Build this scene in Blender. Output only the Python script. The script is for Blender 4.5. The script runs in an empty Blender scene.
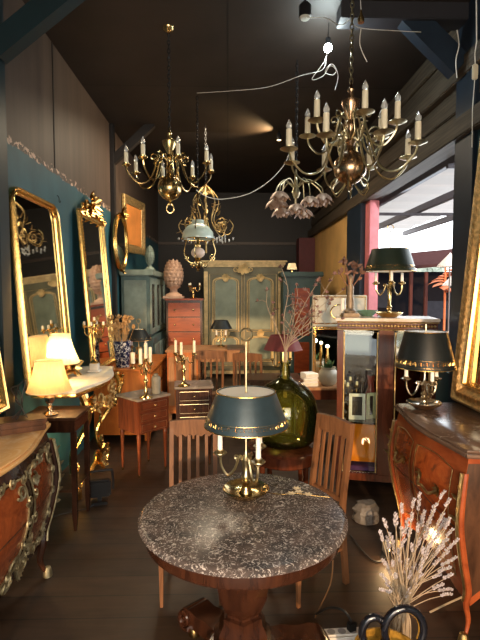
import bpy, bmesh, math, random
from mathutils import Vector, Matrix, Euler
R = math.radians; PI = math.pi
scene = bpy.context.scene
COL = scene.collection
random.seed(7)

# ------------------------------------------------------------------ camera
F = 465.0
cam_d = bpy.data.cameras.new('camera'); cam = bpy.data.objects.new('camera', cam_d); COL.objects.link(cam)
cam.location = (0, 0, 1.6)
cam.rotation_euler = (R(90 - 3.45), 0, R(-1.48))
cam_d.sensor_fit = 'VERTICAL'; cam_d.sensor_height = 24.0; cam_d.lens = 24.0 * F / 640.0
cam_d.clip_start = 0.05; cam_d.clip_end = 200
scene.camera = cam
CM = cam.rotation_euler.to_matrix()
def ray(px, py): return CM @ Vector(((px - 240) / F, (320 - py) / F, -1))
def at(px, py, D):                      # point of the place at depth y = D seen at (px, py)
    d = ray(px, py); return Vector((0, 0, 1.6)) + d * (D / d.y)
def atz(px, py, z):                     # point of the place at height z
    d = ray(px, py); return Vector((0, 0, 1.6)) + d * ((z - 1.6) / d.z)

# ------------------------------------------------------------------ world, sun, lights
w = bpy.data.worlds.new('sky'); scene.world = w; w.use_nodes = True
bg = w.node_tree.nodes['Background']; bg.inputs[0].default_value = (0.93, 0.97, 1.0, 1); bg.inputs[1].default_value = 4.0

def light(name, kind, loc, energy, color, size=0.1, rot=None, size_y=None, spot=None, blend=0.5):
    d = bpy.data.lights.new(name, kind); d.energy = energy; d.color = color
    if kind == 'AREA':
        d.size = size
        if size_y: d.shape = 'RECTANGLE'; d.size_y = size_y
    elif kind == 'SUN': d.angle = size
    else: d.shadow_soft_size = size
    if kind == 'SPOT': d.spot_size = spot; d.spot_blend = blend
    o = bpy.data.objects.new(name, d); COL.objects.link(o); o.location = loc
    if rot: o.rotation_euler = rot
    return o
def aim(o, target):
    o.rotation_euler = (Vector(target) - o.location).to_track_quat('-Z', 'Y').to_euler()
WARM = (1.0, 0.62, 0.30); AMB = (1.0, 0.72, 0.42)
l = light('sun', 'SUN', (0, -5, 5), 3.2, (1.0, 0.62, 0.32), R(1.2)); aim(l, Vector((0.28, 1.0, 4.18)))
l = light('shop_front_daylight', 'AREA', (0.1, -1.3, 1.75), 110, (1.0, 0.78, 0.54), 2.6, size_y=1.9); aim(l, (0.0, 4.0, 1.1))
l = light('side_opening_daylight', 'AREA', (2.3, 5.1, 2.2), 40, (0.85, 0.93, 1.0), 2.8, size_y=1.2); aim(l, (0, 4.6, 0.9))

l = light('ceiling_fill', 'AREA', (-.2, 5.9, 3.62), 80, (1.0, .80, .55), .9); l.rotation_euler = (R(12), 0, 0)  # added warm fill for the back of the room, no fixture belongs to it
scene.view_settings.view_transform = 'Standard'; scene.view_settings.look = 'None'
scene.view_settings.exposure = 0.0; scene.view_settings.gamma = 1.0
scene.view_settings.use_curve_mapping = False

# ------------------------------------------------------------------ mesh kit
class MB:
    def __init__(s): s.bm = bmesh.new(); s.M = Matrix.Identity(4)
    def v(s, p): return s.bm.verts.new(s.M @ Vector(p))
    def f(s, vs):
        try: return s.bm.faces.new(vs)
        except ValueError: return None
    def box(s, x0, x1, y0, y1, z0, z1, b=0.0, M=None):
        bm = bmesh.new(); bmesh.ops.create_cube(bm, size=1)
        for v in bm.verts:
            v.co = Vector(((x0 + x1) / 2 + v.co.x * (x1 - x0), (y0 + y1) / 2 + v.co.y * (y1 - y0), (z0 + z1) / 2 + v.co.z * (z1 - z0)))
        if b > 0: bmesh.ops.bevel(bm, geom=bm.edges[:], offset=b, segments=2, affect='EDGES')
        T = s.M @ M if M else s.M
        m = {v: s.bm.verts.new(T @ v.co) for v in bm.verts}
        for f in bm.faces: s.f([m[v] for v in f.verts])
        bm.free(); return s
    def rings(s, rings, closed_ring=True, caps=True, loop=False):
        R_ = [[s.v(p) for p in r] for r in rings]; n = len(R_[0])
        pairs = list(zip(R_, R_[1:])) + ([(R_[-1], R_[0])] if loop else [])
        for a, b in pairs:
            for i in range(n if closed_ring else n - 1):
                j = (i + 1) % n; s.f([a[i], a[j], b[j], b[i]])
        if caps and closed_ring and not loop:
            s.f(list(reversed(R_[0]))); s.f(R_[-1])
        return s
    def lathe(s, prof, seg=24, c=(0, 0, 0), wave=None, caps=True):
        c = Vector(c); rs = []
        for (r, z) in prof:
            r = max(r, 1e-4)
            rs.append([c + Vector((r * (1 + (wave[1] * math.cos(wave[0] * 2 * PI * i / seg) if wave else 0)) * math.cos(2 * PI * i / seg),
                                   r * (1 + (wave[1] * math.cos(wave[0] * 2 * PI * i / seg) if wave else 0)) * math.sin(2 * PI * i / seg), z)) for i in range(seg)])
        return s.rings(rs, caps=caps)
    def tube(s, pts, r, seg=6, loop=False, flat=1.0):
        pts = [Vector(p) for p in pts]; n = len(pts)
        rr = [r] * n if not isinstance(r, (list, tuple)) else [r[0] + (r[-1] - r[0]) * i / (n - 1) for i in range(n)] if len(r) == 2 else list(r)
        rs = []; up = None
        for i, p in enumerate(pts):
            a = pts[(i - 1) % n] if (i > 0 or loop) else p; b = pts[(i + 1) % n] if (i < n - 1 or loop) else p
            t = (b - a)
            if t.length < 1e-9: t = Vector((0, 0, 1))
            t.normalize()
            if up is None: up = t.orthogonal().normalized()
            up = up - t * up.dot(t)
            if up.length < 1e-6: up = t.orthogonal()
            up.normalize(); sd = t.cross(up)
            rs.append([p + (up * math.cos(2 * PI * k / seg) + sd * math.sin(2 * PI * k / seg) * flat) * rr[i] for k in range(seg)])
        return s.rings(rs, loop=loop)
    def prism(s, poly, z0, z1, b=0.0):
        n = len(poly)
        if b <= 0: return s.rings([[(x, y, z0) for x, y in poly], [(x, y, z1) for x, y in poly]])
        cx = sum(p[0] for p in poly) / n; cy = sum(p[1] for p in poly) / n
        def sc(k):
            out = []
            for x, y in poly:
                d = math.hypot(x - cx, y - cy); q = (d - k) / d; out.append((cx + (x - cx) * q, cy + (y - cy) * q))
            return out
        rs = []
        for k, z in ((b, z0), (0, z0 + b), (0, z1 - b), (b * .3, z1 - b * .3), (b, z1)): rs.append([(x, y, z) for x, y in sc(k)])
        return s.rings(rs)
    def ball(s, c, r, seg=12, sz=1.0):
        n = max(5, seg // 2)
        return s.lathe([(r * math.sin(PI * i / n), -r * sz * math.cos(PI * i / n)) for i in range(n + 1)], seg, c)
    def leaf(s, p, d, up, L, W, curl=0.4, th=0.003):
        p = Vector(p); d = Vector(d).normalized(); up = Vector(up); sd = d.cross(up)
        if sd.length < 1e-5: sd = d.orthogonal()
        sd.normalize(); nn = sd.cross(d).normalized(); n = 5; top = []; bot = []
        for i in range(n + 1):
            t = i / n; wv = W * .5 * (math.sin(PI * min(1, t * .93 + .07)) ** .8) * (1 - .25 * t); c = p + d * (L * t) + nn * (curl * L * t * t)
            top.append([c - sd * wv, c + nn * wv * .35, c + sd * wv]); bot.append([q - nn * th for q in top[-1]])
        for g, fl in ((top, 0), (bot, 1)):
            V = [[s.v(q) for q in r] for r in g]
            for a, b in zip(V, V[1:]):
                for j in range(2):
                    q = [a[j], a[j + 1], b[j + 1], b[j]]; s.f(q[::-1] if fl else q)
        return s
    def build(s, name, m, parent=None, loc=None, smooth=40):
        bmesh.ops.recalc_face_normals(s.bm, faces=s.bm.faces[:])
        me = bpy.data.meshes.new(name); s.bm.to_mesh(me); s.bm.free()
        me.materials.append(m)
        if smooth:
            me.polygons.foreach_set('use_smooth', [True] * len(me.polygons))
            me.set_sharp_from_angle(angle=R(smooth))
        o = bpy.data.objects.new(name, me); COL.objects.link(o)
        if parent: o.parent = parent
        if loc: o.location = loc
        return o

def spl(pts, n=6):                                    # Catmull-Rom
    P = [Vector(p) for p in pts]; out = []
    for i in range(len(P) - 1):
        p0 = P[max(0, i - 1)]; p1 = P[i]; p2 = P[i + 1]; p3 = P[min(len(P) - 1, i + 2)]
        for k in range(n):
            t = k / n
            out.append(.5 * ((2 * p1) + (p2 - p0) * t + (2 * p0 - 5 * p1 + 4 * p2 - p3) * t * t + (3 * p1 - p0 - 3 * p2 + p3) * t ** 3))
    out.append(P[-1]); return out
def spiral(cx, cy, r, a0, turns, k=14, r1=.15):       # 2-D spiral points, radius shrinking
    n = max(6, int(abs(turns) * k)); return [(cx + (r + (r * r1 - r) * i / n) * math.cos(a0 + 2 * PI * turns * i / n), cy + (r + (r * r1 - r) * i / n) * math.sin(a0 + 2 * PI * turns * i / n)) for i in range(n + 1)]

def thing(name, label, cat, loc=(0, 0, 0), rz=0, group=None, rot=None):
    o = bpy.data.objects.new(name, None); COL.objects.link(o); o.empty_display_size = .05
    o.location = loc; o.rotation_euler = rot if rot else (0, 0, rz)
    return tag(o, label, cat, group)
def tag(o, label, cat, group=None):
    o['label'] = label; o['category'] = cat
    if group: o['group'] = group
    return o
def struct(o): o['kind'] = 'structure'; return o
def dup(root, loc, rz=0, label=None, scale=None):
    r = root.copy(); COL.objects.link(r); r.location = loc; r.rotation_euler = (0, 0, rz)
    if label: r['label'] = label
    if scale: r.scale = (scale,) * 3
    for ch in list(root.children):
        c = ch.copy(); COL.objects.link(c); c.parent = r
        for g in list(ch.children):
            d = g.copy(); COL.objects.link(d); d.parent = c
    return r

# ------------------------------------------------------------------ materials
MATS = {}
def _m(name):
    m = bpy.data.materials.new(name); m.use_nodes = True; nt = m.node_tree
    return m, nt, nt.nodes['Principled BSDF']
def coords(nt, scale=(1, 1, 1), rot=(0, 0, 0)):
    tc = nt.nodes.new('ShaderNodeTexCoord'); mp = nt.nodes.new('ShaderNodeMapping')
    mp.inputs['Scale'].default_value = scale; mp.inputs['Rotation'].default_value = rot
    nt.links.new(tc.outputs['Object'], mp.inputs[0]); return mp.outputs[0]
def noise(nt, vec, sc, det=4, rough=.55, dist=0):
    n = nt.nodes.new('ShaderNodeTexNoise'); n.inputs['Scale'].default_value = sc; n.inputs['Detail'].default_value = det
    n.inputs['Roughness'].default_value = rough; n.inputs['Distortion'].default_value = dist; nt.links.new(vec, n.inputs['Vector']); return n.outputs[0]
def ramp(nt, fac, stops):
    r = nt.nodes.new('ShaderNodeValToRGB'); e = r.color_ramp.elements
    while len(e) < len(stops): e.new(.5)
    for k, (p, c) in enumerate(stops): e[k].position = p; e[k].color = (*c, 1)
    nt.links.new(fac, r.inputs[0]); return r.outputs[0]
def bump(nt, b, fac, strength=.3, dist=.01):
    n = nt.nodes.new('ShaderNodeBump'); n.inputs['Strength'].default_value = strength; n.inputs['Distance'].default_value = dist
    nt.links.new(fac, n.inputs['Height']); nt.links.new(n.outputs[0], b.inputs['Normal'])
def plain(name, c, rough=.5, metal=0, var=.15, sc=12, bmp=0, spec=None, coat=0, trans=0, ior=None):
    m, nt, b = _m(name); b.inputs['Roughness'].default_value = rough; b.inputs['Metallic'].default_value = metal
    n = noise(nt, coords(nt), sc)
    nt.links.new(ramp(nt, n, [(.25, tuple(x * (1 - var) for x in c)), (.75, tuple(min(1, x * (1 + var)) for x in c))]), b.inputs['Base Color'])
    if bmp: bump(nt, b, noise(nt, coords(nt), sc * 4), bmp)
    if coat: b.inputs['Coat Weight'].default_value = coat; b.inputs['Coat Roughness'].default_value = .12
    if trans: b.inputs['Transmission Weight'].default_value = trans
    if ior: b.inputs['IOR'].default_value = ior
    if spec is not None: b.inputs['Specular IOR Level'].default_value = spec
    return m
def wood(name, c1, c2, rough=.35, sc=(3, 30, 30), coat=.3, rot=(0, 0, 0), dist=1.5):
    m, nt, b = _m(name); v = coords(nt, sc, rot)
    n = noise(nt, v, 1.0, 6, .6, dist)
    nt.links.new(ramp(nt, n, [(.3, c1), (.7, c2)]), b.inputs['Base Color'])
    b.inputs['Roughness'].default_value = rough
    b.inputs['Coat Weight'].default_value = coat * .12; b.inputs['Coat Roughness'].default_value = .12; b.inputs['Specular IOR Level'].default_value = .22
    bump(nt, b, n, .08, .004); return m
def marble(name, base, vein, sc=9, lo=.52, hi=.62, rough=.18, base2=None, dist=1.2):
    m, nt, b = _m(name); v = coords(nt)
    n = noise(nt, v, sc, 8, .7, dist); n2 = noise(nt, v, sc * .35, 4)
    c1 = ramp(nt, n, [(lo, (0, 0, 0)), (hi, (1, 1, 1))])
    c0 = ramp(nt, n2, [(.35, base), (.65, base2 or base)])
    mx = nt.nodes.new('ShaderNodeMix'); mx.data_type = 'RGBA'
    nt.links.new(c1, mx.inputs[0]); nt.links.new(c0, mx.inputs[6]); mx.inputs[7].default_value = (*vein, 1)
    nt.links.new(mx.outputs[2], b.inputs['Base Color']); b.inputs['Roughness'].default_value = rough; b.inputs['Specular IOR Level'].default_value = .3; return m
def emis(name, c, s):
    m, nt, b = _m(name); b.inputs['Base Color'].default_value = (*c, 1); b.inputs['Emission Color'].default_value = (*c, 1); b.inputs['Emission Strength'].default_value = s; return m
def glass(name, c=(1, 1, 1), rough=.0, ior=1.45):
    m, nt, b = _m(name); b.inputs['Base Color'].default_value = (*c, 1); b.inputs['Roughness'].default_value = rough
    b.inputs['Transmission Weight'].default_value = 1; b.inputs['IOR'].default_value = ior; return m
def pane_mat(name, c=(.9, .95, .92), mixf=.08):
    m, nt, b = _m(name); nt.nodes.remove(b); out = nt.nodes['Material Output']
    t = nt.nodes.new('ShaderNodeBsdfTransparent'); t.inputs[0].default_value = (*c, 1)
    g = nt.nodes.new('ShaderNodeBsdfGlossy'); g.inputs['Roughness'].default_value = .03
    fr = nt.nodes.new('ShaderNodeFresnel'); fr.inputs[0].default_value = 1.5
    mx = nt.nodes.new('ShaderNodeMixShader'); nt.links.new(fr.outputs[0], mx.inputs[0]); nt.links.new(t.outputs[0], mx.inputs[1]); nt.links.new(g.outputs[0], mx.inputs[2])
    nt.links.new(mx.outputs[0], out.inputs[0]); return m
def shade_mat(name, c):
    m, nt, b = _m(name); nt.nodes.remove(b); out = nt.nodes['Material Output']
    t = nt.nodes.new('ShaderNodeBsdfTranslucent'); t.inputs[0].default_value = (*c, 1)
    d = nt.nodes.new('ShaderNodeBsdfDiffuse'); d.inputs[0].default_value = (*c, 1)
    n = ramp(nt, noise(nt, coords(nt, (1, 1, .2)), 60), [(.3, tuple(x * .85 for x in c)), (.7, c)])
    nt.links.new(n, t.inputs[0]); nt.links.new(n, d.inputs[0])
    mx = nt.nodes.new('ShaderNodeMixShader'); mx.inputs[0].default_value = .6
    nt.links.new(d.outputs[0], mx.inputs[1]); nt.links.new(t.outputs[0], mx.inputs[2]); nt.links.new(mx.outputs[0], out.inputs[0]); return m

gold = plain('gilt', (.80, .50, .16), .26, 1, .16, 12, .12)
oldgold = plain('worn_gilt', (.62, .42, .18), .45, .9, .5, 40, .7)
bronze = plain('dark_gilt_bronze', (.42, .30, .13), .38, 1, .4, 40, .4)
brass = plain('brass', (.60, .44, .20), .22, 1, .2, 20)
palebrass = plain('pale_brass', (.56, .49, .31), .3, 1, .25, 20)
copper = plain('copper_brass', (.62, .30, .14), .3, 1, .3, 20)
silver = plain('silver_plate', (.75, .66, .52), .2, 1, .2, 20)
iron = plain('black_iron', (.010, .010, .011), .5, 0, spec=.25)
mirror_m = plain('mirror_glass', (.80, .78, .70), .03, 1, .06, 4)
mahog = wood('mahogany', (.018, .008, .005), (.065, .024, .012), .25, (14, 14, 2.5), .5)
mahog_l = wood('red_mahogany', (.050, .014, .007), (.140, .038, .016), .25, (14, 14, 2), .5)
darkwood = wood('dark_walnut', (.03, .014, .008), (.09, .04, .02), .3, (14, 14, 2.5), .4)
chairwood = wood('chair_oak', (.12, .052, .023), (.235, .108, .048), .5, (20, 20, 2.5), .15)
oak = wood('honey_oak', (.24, .11, .045), (.42, .21, .09), .5, (20, 20, 2.5), .15)
orangewood = wood('cherry_wood', (.34, .085, .014), (.56, .18, .03), .38, (8, 8, 1.5), .3)
redwood = wood('red_chest_wood', (.15, .026, .006), (.30, .055, .011), .3, (3, 12, 12), .4)
candle_m = plain('candle_wax', (.82, .74, .55), .5, 0, .05)
white_c = plain('white_card', (.82, .80, .76), .6, 0, .05)
bulb_g = plain('clear_candle_bulb', (.85, .88, .88), .06, 0, .03, 8, trans=.7, ior=1.3)
bulb_on = emis('lit_bulb', (1, .78, .45), 12)
tole = plain('dark_tole_paint', (.009, .012, .013), .42, .25, .3, 10, .05)
tole_g = plain('blue_green_tole_paint', (.032, .055, .072), .34, .3, .3, 10, .05)
tole_in = plain('white_shade_lining', (.95, .94, .88), .6, 0, .04)
blackcord = plain('black_cable', (.012, .012, .012), .5)
whitecord = plain('white_cable', (.75, .73, .68), .5)

darkwall = plain('black_brown_wall', (.012, .009, .008), .6, 0, .35, 2)
# ------------------------------------------------------------------ structure
XL, XR, YB, YF, ZC = -1.48, 1.78, 10.0, -1.6, 3.7
# floor
m, nt, b = _m('floor_planks')
v = coords(nt); br = nt.nodes.new('ShaderNodeTexBrick'); nt.links.new(v, br.inputs['Vector'])
br.offset = .37; br.inputs['Scale'].default_value = 1; br.inputs['Brick Width'].default_value = 4.3; br.inputs['Row Height'].default_value = .17
br.inputs['Mortar Size'].default_value = .004; br.inputs['Color1'].default_value = (.034, .019, .011, 1); br.inputs['Color2'].default_value = (.060, .034, .020, 1); br.inputs['Mortar'].default_value = (.01, .006, .004, 1)
n = noise(nt, coords(nt, (1.5, 14, 1)), 1.6, 7, .65, .8); rr = ramp(nt, n, [(.25, (.45, .42, .4)), (.75, (1.25, 1.2, 1.15))])
mx = nt.nodes.new('ShaderNodeMix'); mx.data_type = 'RGBA'; mx.blend_type = 'MULTIPLY'; mx.inputs[0].default_value = 1
nt.links.new(br.outputs[0], mx.inputs[6]); nt.links.new(rr, mx.inputs[7]); nt.links.new(mx.outputs[2], b.inputs['Base Color'])
rg = ramp(nt, noise(nt, v, 3, 5), [(.3, (.38, .38, .38)), (.7, (.62, .62, .62))]); nt.links.new(rg, b.inputs['Roughness']); bump(nt, b, br.outputs[1], -.3, .004)
floor_m = m
struct(MB().box(XL - .3, 8.0, YF - 3, YB + .2, -.1, 0).build('floor', floor_m, smooth=0))
# ceiling
m, nt, b = _m('ceiling_panels'); v = coords(nt); br = nt.nodes.new('ShaderNodeTexBrick'); nt.links.new(v, br.inputs['Vector']); br.offset = 0
br.inputs['Scale'].default_value = 1; br.inputs['Brick Width'].default_value = 2.6; br.inputs['Row Height'].default_value = 2.45; br.inputs['Mortar Size'].default_value = .008
br.inputs['Color1'].default_value = (.026, .018, .014, 1); br.inputs['Color2'].default_value = (.034, .024, .018, 1); br.inputs['Mortar'].default_value = (.008, .006, .005, 1)
n = ramp(nt, noise(nt, v, 2.2, 5), [(.3, (.65, .65, .65)), (.75, (1.25, 1.25, 1.25))])
mx = nt.nodes.new('ShaderNodeMix'); mx.data_type = 'RGBA'; mx.blend_type = 'MULTIPLY'; mx.inputs[0].default_value = 1
nt.links.new(br.outputs[0], mx.inputs[6]); nt.links.new(n, mx.inputs[7]); nt.links.new(mx.outputs[2], b.inputs['Base Color']); b.inputs['Roughness'].default_value = .6
struct(MB().box(XL - .2, XR + .15, YF, YB + .2, ZC, ZC + .08).build('ceiling', m, smooth=0))
# left wall: teal below, brown boards above, flaked plaster along the join
m, nt, b = _m('teal_and_brown_wall'); v = coords(nt)
sep = nt.nodes.new('ShaderNodeSeparateXYZ'); nt.links.new(v, sep.inputs[0]); n = noise(nt, v, 6, 6, .7)
ad = nt.nodes.new('ShaderNodeMath'); ad.operation = 'MULTIPLY_ADD'; nt.links.new(n, ad.inputs[0]); ad.inputs[1].default_value = .10; nt.links.new(sep.outputs[2], ad.inputs[2])
mr = nt.nodes.new('ShaderNodeMapRange'); mr.inputs['From Min'].default_value = 2.60; mr.inputs['From Max'].default_value = 2.72; nt.links.new(ad.outputs[0], mr.inputs[0])
teal = ramp(nt, noise(nt, coords(nt, (1, 1, .5)), 3.5, 6), [(.3, (.012, .062, .080)), (.72, (.024, .105, .130))])
brown = ramp(nt, noise(nt, coords(nt, (1, 3.5, .35)), 2.0, 6), [(.3, (.052, .034, .025)), (.72, (.095, .066, .049))])
st = ramp(nt, mr.outputs[0], [(.48, (0, 0, 0)), (.50, (1, 1, 1))])
mx = nt.nodes.new('ShaderNodeMix'); mx.data_type = 'RGBA'; nt.links.new(st, mx.inputs[0]); nt.links.new(teal, mx.inputs[6]); nt.links.new(brown, mx.inputs[7])
band = ramp(nt, mr.outputs[0], [(.40, (0, 0, 0)), (.48, (1, 1, 1)), (.85, (1, 1, 1)), (.98, (0, 0, 0))])
fl = ramp(nt, noise(nt, coords(nt, (1, 1, 1.5)), 13, 3, .6, .5), [(.55, (0, 0, 0)), (.58, (1, 1, 1))])
mu = nt.nodes.new('ShaderNodeMath'); mu.operation = 'MULTIPLY'; nt.links.new(band, mu.inputs[0]); nt.links.new(fl, mu.inputs[1])
mx2 = nt.nodes.new('ShaderNodeMix'); mx2.data_type = 'RGBA'; nt.links.new(mu.outputs[0], mx2.inputs[0]); nt.links.new(mx.outputs[2], mx2.inputs[6]); mx2.inputs[7].default_value = (.55, .38, .28, 1)
nt.links.new(mx2.outputs[2], b.inputs['Base Color']); b.inputs['Roughness'].default_value = .55
struct(MB().box(XL - .12, XL, YF, YB, 0, ZC).build('wall_left', m, smooth=0))
teal_m = plain('teal_paint', (.003, .015, .020), .45, 0, .3, 5); bluepost = plain('blue_painted_steel', (.012, .022, .038), .4, .1, .25, 5)
struct(MB().box(XL - .12, XR + .12, YB, YB + .12, 0, ZC).build('wall_back', darkwall, smooth=0))
struct(MB().box(XL, XR, YB - .03, YB, 2.60, 2.66, .005).build('trim_1', plain('dark_rail', (.05, .03, .02), .5)))
# front wall behind the viewer with the shop entrance open in it
fw = MB(); fw.box(XL - .12, XL + .01, YF - .1, YF, 0, ZC); fw.box(1.3, XR + .12, YF - .1, YF, 0, ZC); fw.box(XL + .01, 1.3, YF - .1, YF, 2.5, ZC)
struct(fw.build('wall_front', darkwall, smooth=0))
# right wall: planked band above the opening, yellow wall at the back, low wall under the opening
yellow = plain('ochre_wall', (.62, .37, .13), .7, 0, .22, 2)
rw = MB(); rw.box(XR, XR + .12, 6.75, YB, 0, 2.75); struct(rw.build('wall_right', yellow, smooth=0))
rl = MB(); rl.box(XR, XR + .12, YF, 3.55, 0, 2.75); rl.box(XR, XR + .12, 3.55, 6.5, 0, .95); struct(rl.build('wall_right_front', plain('dark_teal_wall', (.012, .05, .06), .5), smooth=0))
bandm = wood('weathered_roof_boards', (.035, .027, .02), (.11, .085, .06), .6, (30, 1.2, 30), 0)
ub = MB(); ub.box(XR + .02, XR + .12, YF, YB, 2.75, ZC)
for k, (z, d) in enumerate(((2.75, .09), (3.00, .02), (3.20, .06), (3.50, .03))):
    ub.box(XR + .02 - d, XR + .03, YF, YB, z, z + .15, .008)
struct(ub.build('wall_right_upper', bandm, smooth=0))
def trim(n, m, *boxes):
    t = MB()
    for bx in boxes: t.box(*bx)
    return struct(t.build('trim_%d' % n, m))
trim(2, teal_m, (XL, XL + .06, 2.96, 3.10, 0, ZC, .006))                                # left post
trim(3, darkwall, (XL, XL + .05, 5.98, 6.08, 0, ZC, .006))
trim(12, darkwall, (XL, XL + .006, 4.08, 4.10, 2.66, ZC))                               # corner post
trim(4, bluepost, (XR - .03, XR + .10, 3.34, 3.62, 0, ZC, .006))                          # right post
trim(5, bluepost, (XR - .06, XR + .12, 6.05, 6.75, 0, ZC, .006))                         # post beyond the opening
trim(6, plain('faded_pink_paint', (.55, .16, .17), .5), (XR + .0, XR + .12, 5.86, 6.045, 0, 2.75, .006))
trim(10, plain('flat_lintel', (.02, .02, .025), .5), (.82, XR, 3.46, 3.62, 3.58, ZC, .006))
trim(11, plain('wine_red_curtain_wall', (.10, .018, .022), .6), (1.45, XR - .005, 9.5, 9.9, 0, 2.7))
def brace(n, a, c, wd, th, mm):
    a = Vector(a); c = Vector(c); t = (c - a).normalized(); nn = Vector((0, 1, 0)).cross(t); k = MB()
    k.rings([[p + nn * wd * .5 * sx + Vector((0, th * .5 * sy, 0)) for sx, sy in ((-1, -1), (1, -1), (1, 1), (-1, 1))] for p in (a, c)]); return struct(k.build('trim_%d' % n, mm, smooth=0))
brace(7, (XL + .03, 3.04, 3.10), (-.62, 3.04, 3.76), .14, .10, teal_m)
brace(8, (XR - .05, 3.54, 3.27), (1.25, 3.54, 3.72), .17, .10, bluepost)
brace(9, (XL + .02, 6.04, 3.25), (-.95, 6.04, 3.72), .10, .08, darkwall)

# ------------------------------------------------------------------ outside, seen through the opening
canm, nt, b = _m('translucent_roof_sheet'); b.inputs['Base Color'].default_value = (.45, .43, .42, 1); b.inputs['Roughness'].default_value = .5
tl = nt.nodes.new('ShaderNodeBsdfTranslucent'); tl.inputs[0].default_value = (.42, .40, .39, 1); ms = nt.nodes.new('ShaderNodeMixShader'); ms.inputs[0].default_value = .55
nt.links.new(b.outputs[0], ms.inputs[1]); nt.links.new(tl.outputs[0], ms.inputs[2]); nt.links.new(ms.outputs[0], nt.nodes['Material Output'].inputs[0])
cn = thing('canopy_roof', 'white corrugated canopy roof with steel purlins outside the side opening', 'canopy', (2.7, 6, 2.85))
c_ = MB(); rs = []
for i in range(61):
    y = -3.0 + 6.3 * i / 60; rs.append([(-.78, y, .02 * math.cos(i * PI / 2.5)), (.85, y, .02 * math.cos(i * PI / 2.5))])
c_.rings(rs, closed_ring=False); c_.build('roof_sheet', canm, cn)
steel = plain('grey_steel', (.10, .09, .10), .5, .4)
for x in (-.72, .0, .82): MB().box(x - .03, x + .03, -3.0, 3.3, -.13, -.04, .004).build('purlin', steel, cn)
for y in (-1.9, .6): MB().box(-.78, .85, y - .02, y + .02, -.17, -.131, .004).build('crossbar', steel, cn)
for y in (-2.8,): MB().box(.76, .84, y - .04, y + .04, -2.85, -.135, .004).build('post', steel, cn)
shed = thing('market_shed', 'dark open-fronted shed with sloping roof across the yard', 'shed', (4.6, 9.5, 0))
sh = MB(); sh.box(-1.9, 2.8, .8, 1.0, 0, 2.05); sh.build('back_wall', plain('dark_shed_wall', (.012, .012, .016), .7, spec=0), shed, smooth=0)
sr = MB(); sr.rings([[(-1.9, -.4, 1.98), (-1.9, 1.2, 2.3), (-1.9, 1.2, 2.36), (-1.9, -.4, 2.04)], [(2.8, -.4, 2.35), (2.8, 1.2, 2.75), (2.8, 1.2, 2.81), (2.8, -.4, 2.41)]]); sr.build('roof', plain('rust_shed_roof', (.05, .024, .024), .7, spec=0), shed, smooth=0)
for x in (-.95, -.65, .5, 1.7): MB().box(x - .03, x + .03, -.32, -.26, 0, 2.0, .004).build('post', plain('rusty_post', (.09, .035, .03), .6, spec=0), shed)
for x, z, ww in ((-1.4, 1.25, .35), (-.2, 1.0, .5)): MB().box(x, x + ww, .74, .79, z, z + .4, .005).build('window', plain('dim_pane', (.03, .035, .05), .2, spec=0), shed)
p = at(445, 290, 8.6); oc = MB(); random.seed(3)
for i in range(9):
    a = i * .7; oc.leaf((0, 0, .35 - i * .05), (math.cos(a), math.sin(a), .3), (0, 0, 1), .28, .22, -.5)
oc.tube([(0, 0, -p.z), (0, 0, .45)], .02); o = oc.build('folded_parasol', plain('orange_canvas', (.55, .15, .05), .7), loc=p); tag(o, 'orange folded parasol standing outside beyond the side opening', 'parasol')
for k, (px, py, L_) in enumerate(((450, 262, 'small white pointed garden parasol outside, upper one of two'), (455, 281, 'small white pointed garden parasol outside, lower one of two'))):
    p = at(px, py, 7.5 + k * .4); u = thing('garden_parasol', L_, 'parasol', p, group='white garden parasols outside')
    MB().lathe([(.22, -.08), (.2, -.05), (.02, .13), (.005, .15)], 8).build('parasol_canopy', white_c, u); MB().tube([(0, 0, -p.z), (0, 0, .1)], .012).build('pole', steel, u)
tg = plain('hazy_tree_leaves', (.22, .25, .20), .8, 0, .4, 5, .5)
for k, (px, D, h, r_) in enumerate(((408, 24, 2.5, .5), (430, 26, 3.0, .62), (455, 23, 3.4, .62))):
    p = at(px, 292, D); u = thing('tree', ('low bushy tree far outside behind shed, beside pink door jamb', 'rounded tree far outside, middle of the three above shed roof', 'tallest tree far outside, nearest the blue post')[k], 'tree', (p.x, D, 0), group='trees beyond the yard')
    mb = MB(); random.seed(k)
    for i in range(26):
        a = random.random() * 6.28; q = random.random() ** .5 * r_; mb.ball((q * math.cos(a), q * math.sin(a), h - .7 * r_ + random.random() * .9 * r_), .25 * r_ + .1 * random.random(), 7)
    mb.build('crown', tg, u); MB().tube([(0, 0, 0), (.05, 0, h - .6 * r_)], [.14, .07]).build('trunk', darkwood, u)

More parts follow.
